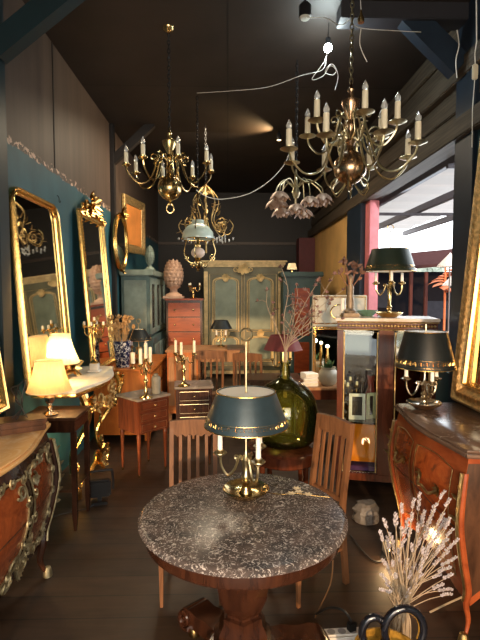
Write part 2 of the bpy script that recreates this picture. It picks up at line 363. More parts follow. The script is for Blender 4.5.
# ------------------------------------------------------------------ builders
def greek_band(mb, r0, z0, r1, z1, n=34, t=.0019):
    # running key ornament round a cone between two heights
    for i in range(n):
        a0 = 2 * PI * i / n; a1 = 2 * PI * (i + .8) / n; am = (a0 + a1) / 2
        def q(a, f): rr = r0 + (r1 - r0) * f + .002; return (rr * math.cos(a), rr * math.sin(a), z0 + (z1 - z0) * f)
        mb.tube([q(a0, .0), q(a0, 1), q(a1, 1), q(a1, .25), q(am, .25), q(am, .7)], t, 4)
def candle_arm(parent, ang, R_, z_att, z_pan, sag, metal, rc=.012, hc=.09, bulb=True, tube=.006, pan=.035, candle=None, curl=True, bulbm=None):
    ca, sa = math.cos(ang), math.sin(ang)
    def q(r, z): return (r * ca, r * sa, z)
    a = MB(); zl = min(z_att, z_pan) - sag
    pts = spl([q(.02, z_att), q(R_ * .25, z_att + sag * .2), q(R_ * .45, zl + sag * .35), q(R_ * .72, zl), q(R_ * .95, zl + sag * .55), q(R_, z_pan)], 5)
    a.tube(pts, tube, 6)
    if curl:
        a.tube([q(R_ * .38 + x, z_att + sag * .1 + z) for x, z in spiral(0, 0, R_ * .13, -PI / 2, -1.2)], tube * .7, 5)
    ao = a.build('arm', metal, parent)
    pn = MB(); pn.lathe([(.004, z_pan - .012), (pan * .5, z_pan - .006), (pan, z_pan + .006), (pan * .96, z_pan + .009), (pan * .4, z_pan), (rc * 1.3, z_pan + .004), (rc * 1.5, z_pan + .02), (rc * 1.05, z_pan + .022), (.002, z_pan + .02)], 14, q(R_, 0)); pn.build('drip_pan', metal, ao)
    c = MB(); c.lathe([(rc, z_pan + .005), (rc * 1.02, z_pan + .02), (rc * .95, z_pan + hc), (rc * .3, z_pan + hc + .003)], 10, q(R_, 0)); c.build('candle', candle or candle_m, ao)
    if bulb:
        z = z_pan + hc; bb = MB(); bb.lathe([(rc * .6, z), (rc * .95, z + .012), (rc * 1.0, z + .024), (rc * .6, z + .042), (rc * .12, z + .058), (.0005, z + .062)], 10, q(R_, 0)); bb.build('bulb', bulbm or bulb_g, ao)
    return ao
def bouillotte(name, label, loc, H, rt, rb, hs, body, shade, dish=.1, arms=3, rz=.3, ring=True, z_arm=.12, Ra=.1, lin=True, hc=.07):
    t = thing(name, label, 'lamp', loc, rz)
    MB().lathe([(dish * .5, 0), (dish * .62, .004), (dish * .92, .026), (dish, .036), (dish * .97, .039), (dish * .88, .028), (dish * .58, .010), (dish * .3, .012), (.03, .018), (.018, .035), (.014, .05), (.02, .065), (.012, .075), (.003, .078)], 28).build('base', brass if body is palebrass else body, t)
    s = MB(); s.lathe([(.012, .07), (.022, .085), (.012, .1), (.016, z_arm), (.022, z_arm + .02), (.01, z_arm + .04), (.005, z_arm + .06), (.004, H - .05), (.003, H - .03)], 12)
    s.build('stem', body, t)
    if ring: MB().tube([(.026 * math.cos(a * PI / 8) * math.cos(rz), -.026 * math.cos(a * PI / 8) * math.sin(rz), H + .026 * math.sin(a * PI / 8)) for a in range(16)], .004, 6, loop=True).build('ring_handle', body, t)
    for k in range(arms): candle_arm(t, 2 * PI * k / arms, Ra, z_arm + .02, z_arm + .04, .07, body, .011, hc, False, .006, .03, white_c)
    zs = z_arm + .04 + hc + .01; th = .003
    sh_ = MB(); sh_.lathe([(rb, zs), (rb + .002, zs + .004), (rt + .002, zs + hs - .004), (rt, zs + hs), (rt - th, zs + hs), (rb - th, zs)], 48, caps=False)
    sh_.rings([[(r * math.cos(2 * PI * i / 48), r * math.sin(2 * PI * i / 48), z) for i in range(48)] for r, z in ((rb - th, zs), (rb, zs))], caps=False)
    so = sh_.build('lamp_shade', shade, t)
    lm = MB(); lm.lathe([(rt - .0045, zs + hs - .006), (rb - .0045, zs + .001)], 48, caps=False)
    if lin: lm.lathe([(rt - .004, zs + hs - .008), (rt * .98, zs + hs - .005), (.03, zs + hs - .005), (.008, zs + hs - .006)], 48, caps=False)
    lm.build('shade_lining', tole_in, so)
    g = MB(); f0, f1 = .11, .21; greek_band(g, rb + (rt - rb) * f0, zs + hs * f0, rb + (rt - rb) * f1, zs + hs * f1)
    for f_ in (.07, .25, 0.004, .985): rr = rb + (rt - rb) * f_ + .002; g.tube([(rr * math.cos(a * PI / 24), rr * math.sin(a * PI / 24), zs + hs * f_) for a in range(48)], .0011 if f_ > .05 and f_ < .9 else .0024, 5, loop=True)
    g.build('gilt_border', gold, so)
    return t
cream_trim = plain('cream_trim', (.8, .66, .42), .7)
def table_lamp_shade(t, z, rt, rb, h, mat_, pleats=40):
    MB().lathe([(rb, z), (rb - (rb - rt) * .6, z + h * .5), (rt, z + h)], pleats * 4, wave=(pleats, .010), caps=False).build('lamp_shade', mat_, t)
    for rq, zq in ((rb, z), (rt, z + h)): MB().tube([(rq * math.cos(a * PI / 24), rq * math.sin(a * PI / 24), zq) for a in range(48)], .004, 6, loop=True).build('shade_trim', cream_trim, t)
    MB().ball((0, 0, z + h * .45), .022, 12).build('bulb', bulb_on, t)
def chain(mb, x, y, z0, z1, link=.045, r=.0035):
    n = max(2, int((z1 - z0) / (link * .72))); st = (z1 - z0) / n
    for i in range(n):
        zc = z0 + (i + .5) * st; a = (i % 2) * PI / 2; pts = []
        for k in range(8):
            t = 2 * PI * k / 8; u = .011 * math.cos(t); pts.append((x + u * math.cos(a), y + u * math.sin(a), zc + link * .5 * math.sin(t)))
        mb.tube(pts, r, 4, loop=True)
def serp(w_, d_, amp=.04, ns=28, side=.02):            # outline, front at -Y, serpentine
    pts = []
    for i in range(ns + 1):
        s = -1 + 2 * i / ns; pts.append((s * w_ / 2, -d_ / 2 - amp * math.cos(s * PI * 1.0) * .5 - amp * .5 * (1 - s * s) + amp * .35))
    for i in range(1, 9): t = i / 9; pts.append((w_ / 2 + side * math.sin(PI * t), -d_ / 2 + amp * .85 + (d_ - amp * .85) * t))
    pts.append((w_ / 2, d_ / 2)); pts.append((-w_ / 2, d_ / 2))
    for i in range(8, 0, -1): t = i / 9; pts.append((-w_ / 2 - side * math.sin(PI * t), -d_ / 2 + amp * .85 + (d_ - amp * .85) * t))
    return pts
def commode(label, loc, rz, W, Dp, H, leg, wood_m, inlay_m, top_m, metal, handles=True, bul=.07, rich=True, amp=.05):
    t = thing('commode', label, 'commode', loc, rz)
    z1 = H - .035; ns = 28
    def bulge(f): return bul * math.sin(PI * min(1, f * 1.02)) ** 1.0 * (.35 + .9 * f) - .035 * (1 - f)
    def zb(s): return leg + .07 * (abs(math.cos(s * PI)) ** .7) * (1 if abs(s) < .5 else .2) - .0 * s
    base = serp(W * .96, Dp * .95, amp)
    def P_(i, f):
        x, y = base[i]; k = bulge(f); yf = (Dp / 2 - y) / Dp
        s = max(-1, min(1, x / (W * .46)))
        zlow = leg + (.05 * math.cos(s * PI * 1.0) if y < 0 and i <= ns else 0) - .02
        z = zlow + (z1 - zlow) * f
        return Vector((x * (1 + k * .9 / (W / 2) * .6), y - k * yf * 1.1, z))
    n = len(base); NF = 14
    MB().rings([[P_(i, j / NF) for i in range(n)] for j in range(NF + 1)]).build('body', wood_m, t)
    def front(u, f, off=.004):                          # u in 0..1 along the front
        x = u * ns; i = min(ns - 1, int(x)); fr = x - i; a = P_(i, f); c = P_(i + 1, f); p_ = a + (c - a) * fr; return p_ + Vector((0, -off, 0))
    # inlaid panels
    for u0, u1 in ((.10, .47), (.53, .90)):
        iv = MB(); rs = []
        for j in range(9):
            f = .14 + .74 * j / 8; rs.append([front(u0 + (u1 - u0) * k / 10 , f, .0025) for k in range(11)])
        iv.rings(rs, closed_ring=False); iv.build('inlaid_panel', inlay_m, t)
        fr_ = MB(); loop_ = [front(u0 + (u1 - u0) * k / 10, .13 + .015 * math.sin(k / 10 * PI), .007) for k in range(11)] + [front(u1, .14 + .74 * k / 8, .007) for k in range(1, 9)] + [front(u1 - (u1 - u0) * k / 10, .88 + .03 * math.sin(k / 10 * PI), .007) for k in range(1, 11)] + [front(u0, .88 - .74 * k / 8, .007) for k in range(1, 8)]
        fr_.tube(loop_, .005 if rich else .0022, 5, loop=True)
        rnd = random.Random(int(u0 * 100))
        for cu, cf, rr_, d_ in () if not rich else ((u0 + .04, .22, .06, 1), (u1 - .04, .22, .06, -1), (u0 + .04, .8, .06, -1), (u1 - .04, .8, .06, 1), ((u0 + u1) / 2, .12, .05, 1), ((u0 + u1) / 2, .9, .05, -1)):
            fr_.tube([front(max(.01, min(.99, cu + a_ * .6)), max(.02, min(.97, cf + b_)), .008) for a_, b_ in spiral(0, 0, rr_, rnd.random() * 6, 1.3 * d_)], [.007, .004], 5)
            for q in range(4):
                a_ = rnd.random() * 6.28; p_ = front(max(.02, min(.98, cu)), max(.03, min(.95, cf)), .008); fr_.leaf(p_, (math.cos(a_), -.15, math.sin(a_)), (0, -1, 0), .034, .028, .25)
        if rich:
            for q in range(0, len(loop_), 2):
                c_q = loop_[q]; rq = .022 + .012 * rnd.random(); fr_.tube([c_q + Vector((a_, -.006, b_)) for a_, b_ in spiral(0, 0, rq, rnd.random() * 6, 1.3 * (-1) ** (q // 2))], [.0055, .003], 4); fr_.ball(c_q + Vector((0, -.004, 0)), .009, 6)
        fr_.build('gilt_mount', metal, t)
        if handles:
            for f in (.66,):
                h_ = MB(); uc = (u0 + u1) / 2
                h_.tube(spl([front(uc - .09, f + .02, .01), front(uc - .05, f - .03, .035), front(uc, f - .01, .04), front(uc + .05, f - .03, .035), front(uc + .09, f + .02, .01)], 5), .007, 6)
                for sg in (-1, 1):
                    p_ = front(uc + sg * .09, f + .02, .006)
                    for q in range(6): a_ = q * PI / 3; h_.leaf(p_, (math.cos(a_), -.2, math.sin(a_)), (0, -1, 0), .035, .02, .3)
                h_.build('handle', metal, t)
    ap = MB(); 
    for sg in (-1, 1): ap.tube([front(.5 + sg * .09 + a_ * sg * .7, max(.01, .06 + b_), .01) for a_, b_ in spiral(0, 0, .06, PI, 1.3)], [.008, .004], 5)
    for q in range(7): a_ = PI + q * PI / 6; ap.leaf(front(.5, .07, .008), (math.cos(a_), -.1, math.sin(a_)), (0, -1, 0), .045, .035, .3)
    if rich: ap.build('apron_mount', metal, t)
    else: ap.bm.free()
    if True:                                            # drawer joint
        dj = MB(); dj.tube([front(.05 + .9 * k / 24, .52, .002) for k in range(25)], .0035, 4); dj.build('drawer_gap', darkwood, t)
    if not rich:                                        # shade of the near end, put in as dark wood over the veneer
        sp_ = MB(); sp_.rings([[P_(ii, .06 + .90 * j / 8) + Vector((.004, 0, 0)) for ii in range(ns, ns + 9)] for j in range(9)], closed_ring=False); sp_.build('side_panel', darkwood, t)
    for sg in (-1, 1):                                  # legs with corner mounts and sabots
        i = 0 if sg < 0 else ns
        c0 = P_(i, 0.12); 
        pts = spl([P_(i, .9), P_(i, .6), P_(i, .35), c0, Vector((c0.x * .96, c0.y + .0, leg * .75)), Vector((c0.x * .95, c0.y + .015, leg * .4)), Vector((c0.x * 1.0, c0.y - .015, .015))], 5)
        nn = len(pts); MB().tube(pts, [(.020 + .012 * math.sin(min(1, k / nn) * PI) - .012 * (k / nn)) * (1 if rich else .6) for k in range(nn)], 8).build('leg', wood_m, t)
        mt = MB(); mt.tube([q + Vector((0, -.024 if rich else -.017, 0)) for q in pts[:nn * 2 // 3]], [.010, .006], 6)
        for q in range(9 if rich else 4):
            p_ = pts[2 + q]; mt.leaf(p_ + Vector((0, -.026, 0)), ((-1) ** q * .6, -.1, .7 - .1 * q), (0, -1, 0), .034, .026, .35)
        mt.lathe([(.012, 0), (.026, .004), (.024, .03), (.018, .055), (.012, .06)], 10, (pts[-1].x, pts[-1].y, 0)); mt.build('corner_mount', metal, t)
        MB().box(sg * (W * .43) - .02, sg * (W * .43) + .02, Dp * .40, Dp * .45, 0, leg + .02, .005).build('leg', wood_m, t)
    tp = serp(W + .03, Dp + .03, amp * 1.2, 28, .025)
    MB().prism(tp, H - .033, H - .012, .008).prism(serp(W, Dp + .01, amp * 1.1, 28, .022), H - .012, H, .006).build('marble_top', top_m, t)
    return t
def leaf_burst(mb, c, r, n, up=(0, -1, 0), rnd=random, w_=.78, spread=PI * 2, a0=0, curl=.4):
    for i in range(n):
        a = a0 + spread * i / n + rnd.random() * .3; L = r * (.7 + .5 * rnd.random()); mb.leaf(c, (math.cos(a), -.25, math.sin(a)), up, L, L * w_, curl)
def picture_mirror(name, label, cat, w_, h, fr, dep, matf, round_top=0.0, loc=(0, 0, 0), rot=(0, 0, 0), glass_m=None, inner=None):
    # local: plane XZ, bottom edge at z=0, front at -Y
    t = thing(name, label, cat, loc, rot=rot)
    def outline(ins):
        W2 = w_ / 2 - ins; top = h - ins; rr = max(.004, (round_top if round_top else .006) - ins); pts = [(-W2, ins), (W2, ins)]
        for k in range(7): a = k / 6 * PI / 2; pts.append((W2 - rr + rr * math.cos(a), top - rr + rr * math.sin(a)))
        for k in range(7): a = PI / 2 + k / 6 * PI / 2; pts.append((-W2 + rr + rr * math.cos(a), top - rr + rr * math.sin(a)))
        return pts
    rs = []
    for ins, y in ((0, 0), (0, -dep * .7), (fr * .15, -dep), (fr * .35, -dep * .85), (fr * .5, -dep * .95), (fr * .75, -dep * .5), (fr * .9, -dep * .55), (fr, -dep * .3), (fr, 0)):
        rs.append([(x, y, z) for x, z in outline(ins)])
    MB().rings(rs, loop=True).build('frame', matf, t)
    MB().rings([[(x, -dep * .22, z) for x, z in outline(fr * .97)], [(x, -.002, z) for x, z in outline(fr * .97)]]).build('mirror_glass' if cat == 'mirror' else 'canvas', glass_m or mirror_m, t, smooth=0)
    return t

# ------------------------------------------------------------------ round marble table
TC = (.058, 1.825); TH = .72
polished = wood('polished_mahogany', (.016, .006, .004), (.060, .021, .010), .16, (10, 10, 2.5), 5.0)
t = thing('round_table', 'round dark fossil-marble topped mahogany pedestal table in the middle', 'table', (TC[0], TC[1], 0))
TB = .76; t.scale = (.912, .912, .72 / .76)
fm = marble('fossil_marble', (.050, .045, .046), (.60, .55, .52), 40, .535, .60, .26, (.13, .10, .09), 2.6)
MB().lathe([(.01, TB - .028), (.44, TB - .028), (.452, TB - .022), (.455, TB - .014), (.448, TB - .009), (.443, TB - .003), (.43, TB), (.01, TB)], 96).build('marble_top', fm, t)
MB().lathe([(.40, TB - .085), (.425, TB - .082), (.428, TB - .072), (.424, TB - .03), (.41, TB - .028)], 72).build('apron', polished, t)
def octo(r, z, n=8): return [(r * math.cos(2 * PI * (i + .5) / n), r * math.sin(2 * PI * (i + .5) / n), z) for i in range(n)]
pd = MB(); pd.rings([octo(r, z, 6) for r, z in ((.10, .675), (.11, .665), (.112, .55), (.122, .50), (.126, .45), (.118, .40), (.092, .345), (.078, .325), (.078, .315), (.095, .31), (.098, .285), (.118, .25), (.122, .24), (.122, .225), (.148, .20), (.152, .185))])
pd.build('pedestal', polished, t, smooth=25)
MB().lathe([(.15, .13), (.17, .14), (.17, .175), (.15, .186)], 8).build('plinth', polished, t, smooth=25)
for k in range(3):
    a = R(130) + 2 * PI * k / 3
    M_ = Matrix.Rotation(a, 4, 'Z'); g = MB(); g.M = M_
    out = [(.08, .18)] + [(x, z) for x, z in ((.2, .185), (.28, .17), (.33, .175), (.38, .165), (.42, .12), (.41, .07), (.36, .06), (.32, .09), (.24, .10), (.1, .11))]
    g.rings([[(x, -.06, z) for x, z in out], [(x, .06, z) for x, z in out]])
    for yy in (-.066, .066): g.tube([(.365 + x, yy, .115 + z) for x, z in spiral(0, 0, .05, -2.5, 1.6)], [.012, .006], 6)
    g.lathe([(.045, -.06), (.05, -.055), (.05, .055), (.045, .06)], 16, (0, 0, 0)) if False else None
    lg = g.build('leg', polished, t)
    f_ = MB(); f_.M = M_; f_.lathe([(.01, .0), (.03, .005), (.035, .025), (.028, .05), (.02, .062)], 12, (.37, 0, 0)); f_.build('brass_foot', brass, lg)

bouillotte('bouillotte_lamp', 'brass candelabra lamp with blue-green painted metal shade on the round table', atz(246, 496, TH), .700, .123, .177, .147, palebrass, tole_g, .101, 3, .95, True, .142, .112, hc=.12)
# sprig of gilt flowers on the marble
p = atz(296, 497, TH); sp = thing('flower_sprig', 'small sprig of cream and gold artificial blossoms lying on marble', 'flower', (p.x, p.y, TH))
s = MB(); s.tube(spl([(-.12, .03, .008), (-.06, .0, .012), (0, .005, .014), (.07, -.01, .010), (.14, -.02, .006)], 5), .0025, 5); s.tube(spl([(-.04, .0, .012), (-.02, .03, .012), (.01, .05, .01)], 4), .002, 5); s.build('stem', brass, sp)
for x, y in ((-.02, .0), (.015, .015), (.05, -.012), (.01, .05)):
    f_ = MB(); 
    for k in range(6): a = k * PI / 3; f_.leaf((x, y, .012), (math.cos(a), math.sin(a), 1.0), (0, 0, 1), .019, .013, -.5, .001)
    f_.build('blossom', plain('cream_petal', (.75, .62, .40), .5), sp)

# ------------------------------------------------------------------ chairs with slatted backs
def chair(label, loc, rz, H=.9, W=.30, seat=.42, wm=None):
    t = thing('slat_back_chair', label, 'chair', loc, rz, 'slat-back oak chairs')
    # local: back at +Y=0, seat towards -Y
    wm = wm or chairwood; hw = W / 2
    def stile(sg):
        k = MB(); pts = [(sg * (hw + .005), .02, .0), (sg * hw, -.01, seat - .03), (sg * hw, .02, H * .75), (sg * hw, .05, H)]
        rs = [[Vector((x + a * .012, y + b_ * .015, z)) for a, b_ in ((-1, -1), (1, -1), (1, 1), (-1, 1))] for x, y, z in spl(pts, 4)]; k.rings(rs); return k
    for sg in (-1, 1): stile(sg).build('rear_leg', wm, t)
    # top rail with scalloped lower edge
    k = MB(); n = 32; up = []; lo = []
    nsl = 5
    for i in range(n + 1):
        u = i / n; x = -hw - .01 + (W + .02) * u; up.append((x, H + .010 * math.sin(PI * u))); fz = (u * (nsl + 1)) % 1.0; lo.append((x, H - .075 - .018 * (1 - abs(math.sin(PI * u * (nsl + 1)))) ** 1.0))
    k.rings([[(x, .028, z) for x, z in lo], [(x, .03, z) for x, z in up], [(x, .058, z) for x, z in up], [(x, .052, z) for x, z in lo]], closed_ring=False, loop=True)
    for i_ in (0, n):
        k.f([k.v((lo[i_][0], .028, lo[i_][1])), k.v((up[i_][0], .03, up[i_][1])), k.v((up[i_][0], .058, up[i_][1])), k.v((lo[i_][0], .052, lo[i_][1]))])
    k.build('top_rail', wm, t)
    for j in range(1, nsl):
        x = -hw + W * j / nsl
        k = MB(); pts = [(x, .0, seat + .05), (x, .02, (seat + H) / 2), (x, .04, H - .08)]
        k.rings([[Vector((p0 + a * .009, y + b_ * .006, z)) for a, b_ in ((-1, -1), (1, -1), (1, 1), (-1, 1))] for p0, y, z in spl(pts, 4)]); k.build('slat', wm, t)
    MB().box(-hw, hw, -.012, .016, seat + .03, seat + .06, .003).build('lower_rail', wm, t)
    s_ = MB(); poly = [(-hw + .0, .0), (hw - .0, .0), (hw + .05, -.36), (-hw - .05, -.36)]; s_.prism(poly[::-1], seat - .02, seat + .015, .008); s_.build('seat', wm, t)
    s_ = MB(); poly = [(-hw + .01, -.03), (hw - .01, -.03), (hw + .03, -.34), (-hw - .03, -.34)]; s_.prism(poly[::-1], seat - .07, seat - .02); s_.build('seat_frame', wm, t, smooth=0)
    for sg in (-1, 1):
        k = MB(); k.rings([[(sg * (hw + .025) + a * q, -.33 + b_ * q, z) for a, b_ in ((-1, -1), (1, -1), (1, 1), (-1, 1))] for q, z in ((.008, 0), (.015, seat - .02))]); k.build('front_leg', wm, t)
    for sg in (-1, 1): MB().tube([(sg * hw, 0, .2), (sg * (hw + .02), -.33, .2)], .009, 6).build('stretcher', wm, t)
    return t
chair('slat-back oak chair behind round table, seen below the blue-green lampshade', (-.20, 2.62, 0), .03, .855, .25)
chair('slat-back oak chair angled at right of round table before the green bottle', (.565, 2.56, 0), -1.05, .885, .255)
chair('slat-back oak chair facing the honey-wood desk, beside red chest of drawers', (-.22, 5.05, 0), PI + .1, .96, .32)
chair('slat-back oak chair at right end of honey-wood desk, under black lampshade', (.22, 5.05, 0), PI - .25, .93, .30)

# ------------------------------------------------------------------ left commode and what stands on it
rocaille = plain('aged_bronze_mount', (.40, .34, .20), .42, .85, .4, 40, .4)
marq = wood('marquetry_dark', (.14, .030, .010), (.34, .085, .025), .2, (9, 9, 9), .6, dist=3)
commode('dark bombe commode with gilt bronze mounts and cream marble top, bottom left corner', (-1.19, 2.06, 0), PI / 2, 1.05, .46, .88, .27, mahog, marq, marble('cream_marble', (.85, .50, .20), (.90, .66, .38), 7, .5, .7, .25, (.72, .40, .15)), rocaille, False)
bx = thing('wooden_box', 'flat dark wooden box lying on the cream marble commode top', 'box', (*atz(20, 430, .88).xy, .88), .5)
MB().box(-.12, .12, -.07, .07, 0, .035, .006).build('body', darkwood, bx); MB().box(-.125, .125, -.075, .075, .036, .062, .006).build('lid', darkwood, bx)
ws = thing('wire_stand', 'thin twisted wire stand with curled loops on the flat wooden box', 'stand', (bx.location.x, bx.location.y, .943))
k = MB()
for i in range(4): a = i * 1.57; k.tube(spl([(.04 * math.cos(a), .04 * math.sin(a), .002), (.01, .01, .05), (.02 * math.cos(a + 1), .02 * math.sin(a + 1), .1), (.035 * math.cos(a + 2), .035 * math.sin(a + 2), .14 + .02 * i), (.0, 0, .17)], 5), .003, 5)
k.build('wire', iron, ws)
pm = picture_mirror('gilt_frame', 'low carved gilt frame leaning on left wall above cream marble commode', 'frame', .75, .46, .07, .04, gold, 0, (-1.36, 2.45, .885), (R(-8), 0, R(90)), plain('dim_old_canvas', (.10, .05, .02), .5), )
pm.rotation_euler = (R(-8), 0, R(90)); 
# dark side table with pleated lamp
p = at(55, 412, 3.2)
st_ = thing('side_table', 'small dark mahogany side table with lower shelf under pleated lamp', 'table', (-1.185, 3.20, 0))
MB().box(-.19, .19, -.17, .17, .755, .775, .005).build('tabletop', darkwood, st_)
MB().box(-.17, .17, -.15, .15, .67, .754, .004).build('apron', mahog, st_)
MB().box(-.16, .16, -.14, .14, .26, .28, .004).build('shelf', darkwood, st_)
for sx in (-1, 1):
    for sy in (-1, 1): k = MB(); k.rings([[(sx * .16 + a * q, sy * .14 + b_ * q, z) for a, b_ in ((-1, -1), (1, -1), (1, 1), (-1, 1))] for q, z in ((.008, 0), (.016, .1), (.016, .67))]); k.build('leg', mahog, st_)
kn = MB(); kn.ball((.0, -.158, .71), .01, 10); kn.build('knob', brass, st_)
cream_sh = shade_mat('pleated_cream_silk', (.90, .64, .34)); cream_sh2 = shade_mat('cream_paper', (.97, .80, .48))
def floor_candle_lamp(): pass
L1 = thing('table_lamp', 'glass-stemmed lamp with wide pleated cream shade on the dark side table', 'lamp', (-1.20, 3.12, .776))
MB().lathe([(.05, 0), (.055, .008), (.03, .018), (.012, .03), (.022, .05), (.012, .065), (.03, .09), (.034, .12), (.02, .14), (.010, .15), (.006, .2), (.004, .3)], 16).build('stem', silver, L1)
table_lamp_shade(L1, .165, .085, .142, .20, cream_sh, 36)
l = light('lamp_bulb_light', 'POINT', (-1.20, 3.12, 1.04), 6, (1, .60, .24), .03)

# ------------------------------------------------------------------ gilt console table with white marble top
CX, CY = -1.255, 3.93
cs = thing('console_table', 'carved gilt rococo console with cream-white marble top against left wall', 'console table', (CX, CY, 0), PI / 2)
W_, D_ = 1.12, .43
MB().prism(serp(W_, D_, .08, 28, .03), .858, .885, .01).build('marble_top', marble('white_marble', (.72, .66, .54), (.58, .50, .38), 5, .55, .7, .22, (.80, .74, .62)), cs)
MB().prism(serp(W_ * .93, D_ * .9, .07, 28, .02), .82, .857, .01).build('gilt_rail', gold, cs)
ap = MB(); rnd = random.Random(5)
fr0 = serp(W_ * .92, D_ * .88, .07, 28, .02)[:29]
def cf(u, z, off=0):
    x = max(0, min(27.999, u * 28)); i = int(x); a = Vector((*fr0[i], 0)); c = Vector((*fr0[i + 1], 0)); q = a + (c - a) * (x - i); return Vector((q.x, q.y - off, z))
for u, z, r_, d in ((.08, .76, .05, 1), (.2, .75, .055, -1), (.32, .74, .05, 1), (.42, .70, .055, -1), (.5, .66, .06, 1), (.58, .70, .055, 1), (.68, .74, .05, -1), (.8, .75, .055, 1), (.92, .76, .05, -1), (.26, .68, .035, 1), (.74, .68, .035, -1), (.5, .78, .04, 1)):
    ap.tube([cf(u + a * .95, z + b_, .012) for a, b_ in spiral(0, 0, r_, rnd.random() * 6, 1.5 * d)], [.011, .006], 6); leaf_burst(ap, cf(u, z, .015), .05, 5, rnd=rnd)
ap.tube([cf(i / 24, .72 - .06 * math.sin(PI * i / 24) * abs(math.cos(3 * PI * i / 24)), .0) for i in range(25)], .012, 6)
ap.build('carved_apron', oldgold, cs)
for sg in (-1, 1):
    k = MB(); x0 = sg * W_ * .44
    pts = spl([(x0, -.18, .83), (x0 * 1.04, -.215, .74), (x0 * .98, -.20, .62), (x0 * .80, -.12, .48), (x0 * .70, -.04, .34), (x0 * .74, -.05, .2), (x0 * .86, -.10, .09), (x0 * .84, -.10, .02)], 6)
    n = len(pts); k.tube(pts, [.036 - .016 * math.sin(PI * i / n) for i in range(n)], 8)
    k.tube([(x0 * .86 + a, -.10, .05 + b_) for a, b_ in spiral(0, 0, .05, 0, 1.4)], [.02, .01], 6)
    k.tube([(x0 * .98 + a, -.21, .68 + b_) for a, b_ in spiral(0, 0, .06, 1, -1.4)], [.016, .008], 6)
    k.tube([(x0 * .76 - sg * .03 + a, -.08, .42 + b_) for a, b_ in spiral(0, 0, .045, 1, 1.4)], [.014, .008], 6)
    leaf_burst(k, Vector((x0, -.225, .79)), .055, 7, rnd=rnd)
    for zc, yc, xc, rr_, dd in ((.56, -.17, .90, .04, 1), (.74, -.225, 1.0, .04, -1), (.24, -.06, .72, .04, 1), (.13, -.10, .84, .045, -1)): k.tube([(x0 * xc + a, yc - .02, zc + b_) for a, b_ in spiral(0, 0, rr_, 2, 1.5 * dd)], [.014, .007], 6)
    k.build('leg', gold, cs)
k = MB(); k.tube(spl([(-W_ * .37, -.08, .16), (-.2, -.10, .10), (0, -.13, .17), (.2, -.10, .10), (W_ * .37, -.08, .16)], 6), .022, 8)
leaf_burst(k, Vector((0, -.14, .19)), .11, 10, rnd=rnd); k.tube([(a, -.13, .18 + b_) for a, b_ in spiral(0, 0, .06, 1, 1.4)], [.016, .008], 6); k.build('stretcher', gold, cs)
L2 = thing('table_lamp', 'lamp with smooth tapered cream shade and white marble foot on console', 'lamp', (-1.295, 3.60, .886))
MB().box(-.045, .045, -.045, .045, 0, .02, .003).lathe([(.035, .02), (.028, .03), (.03, .09), (.036, .1), (.03, .105)], 16).build('marble_foot', plain('white_foot_marble', (.8, .76, .68), .25), L2)
MB().lathe([(.03, .105), (.034, .115), (.012, .13), (.008, .2), (.004, .28)], 12).build('stem', brass, L2)
table_lamp_shade(L2, .17, .070, .143, .22, cream_sh2, 30)
light('lamp_bulb_light', 'POINT', (-1.295, 3.60, 1.14), 20, (1, .62, .26), .03)
# gilt candlestick with marble base, and candelabrum behind
def candelabrum(name, label, loc, H, n, R_, metal, marble_foot=False, z_arm=None, candles=True, group=None, rz=0, hc=.09, bulb=False, rc=.011):
    t = thing(name, label, 'candelabra', loc, rz, group)
    z0 = 0
    if marble_foot: MB().box(-.05, .05, -.05, .05, 0, .018, .003).box(-.036, .036, -.036, .036, .018, .075, .004).build('marble_foot', plain('pale_foot_marble', (.78, .74, .66), .25), t); z0 = .075
    MB().lathe([(.055 if not marble_foot else .035, z0), (.058 if not marble_foot else .037, z0 + .008), (.03, z0 + .02), (.014, z0 + .035), (.02, z0 + .06), (.010, z0 + .08), (.012, z0 + H * .35), (.022, z0 + H * .42), (.010, z0 + H * .5), (.012, z0 + H * .62), (.02, z0 + H * .68), (.008, z0 + H * .74), (.005, z0 + H * .8)], 14).build('stem', metal, t)
    za = z_arm or (z0 + H * .7)
    for k_ in range(n): candle_arm(t, 2 * PI * k_ / n, R_, za, za + .03, .045, metal, rc, hc, bulb, .005, .024)
    if candles: candle_arm(t, 0, .004, za + .03, za + .07, .001, metal, rc, hc, bulb, .005, .024, curl=False)
    return t
candelabrum('candelabra', 'tall ornate gilt candelabra on white marble foot beside mirror on console', (-1.20, 4.18, .886), .42, 4, .085, gold, True, hc=.05)
candelabrum('candelabra', 'gilt scrolled candelabra half hidden behind the pleated lamp on console', (-1.36, 3.84, .886), .33, 3, .05, oldgold, False, hc=.04)

# ------------------------------------------------------------------ left wall mirrors
mw = picture_mirror('wall_mirror', 'large gilt mirror with rounded top corners on the teal wall over console', 'mirror', .86, 1.42, .050, .045, gold, .13, (XL + .115, 3.57, .90), (R(-4), 0, R(90)))
k = MB(); rnd = random.Random(2)
for i in range(26):
    k.ball((-.41 + .82 * i / 25, -.05, .02), .012, 6)
leaf_burst(k, Vector((.40, -.04, .06)), .1, 9, rnd=rnd); leaf_burst(k, Vector((-.40, -.04, .06)), .1, 9, rnd=rnd); k.build('carved_ornament', gold, mw)
m2 = picture_mirror('wall_mirror', 'narrow gilt mirror with high leafy crest leaning on teal wall', 'mirror', .86, 1.61, .06, .04, gold, .02, (XL + .155, 4.94, .790), (R(-4.2), 0, R(90)))
k = MB(); rnd = random.Random(9)
for sg in (-1, 1):
    k.tube([(sg * .14 + sg * a, -.03, 1.66 + b_) for a, b_ in spiral(0, 0, .08, 0, 1.5)], [.018, .008], 6)
    k.tube([(sg * .30 + sg * a, -.03, 1.63 + b_) for a, b_ in spiral(0, 0, .05, 2, -1.5)], [.015, .008], 6)
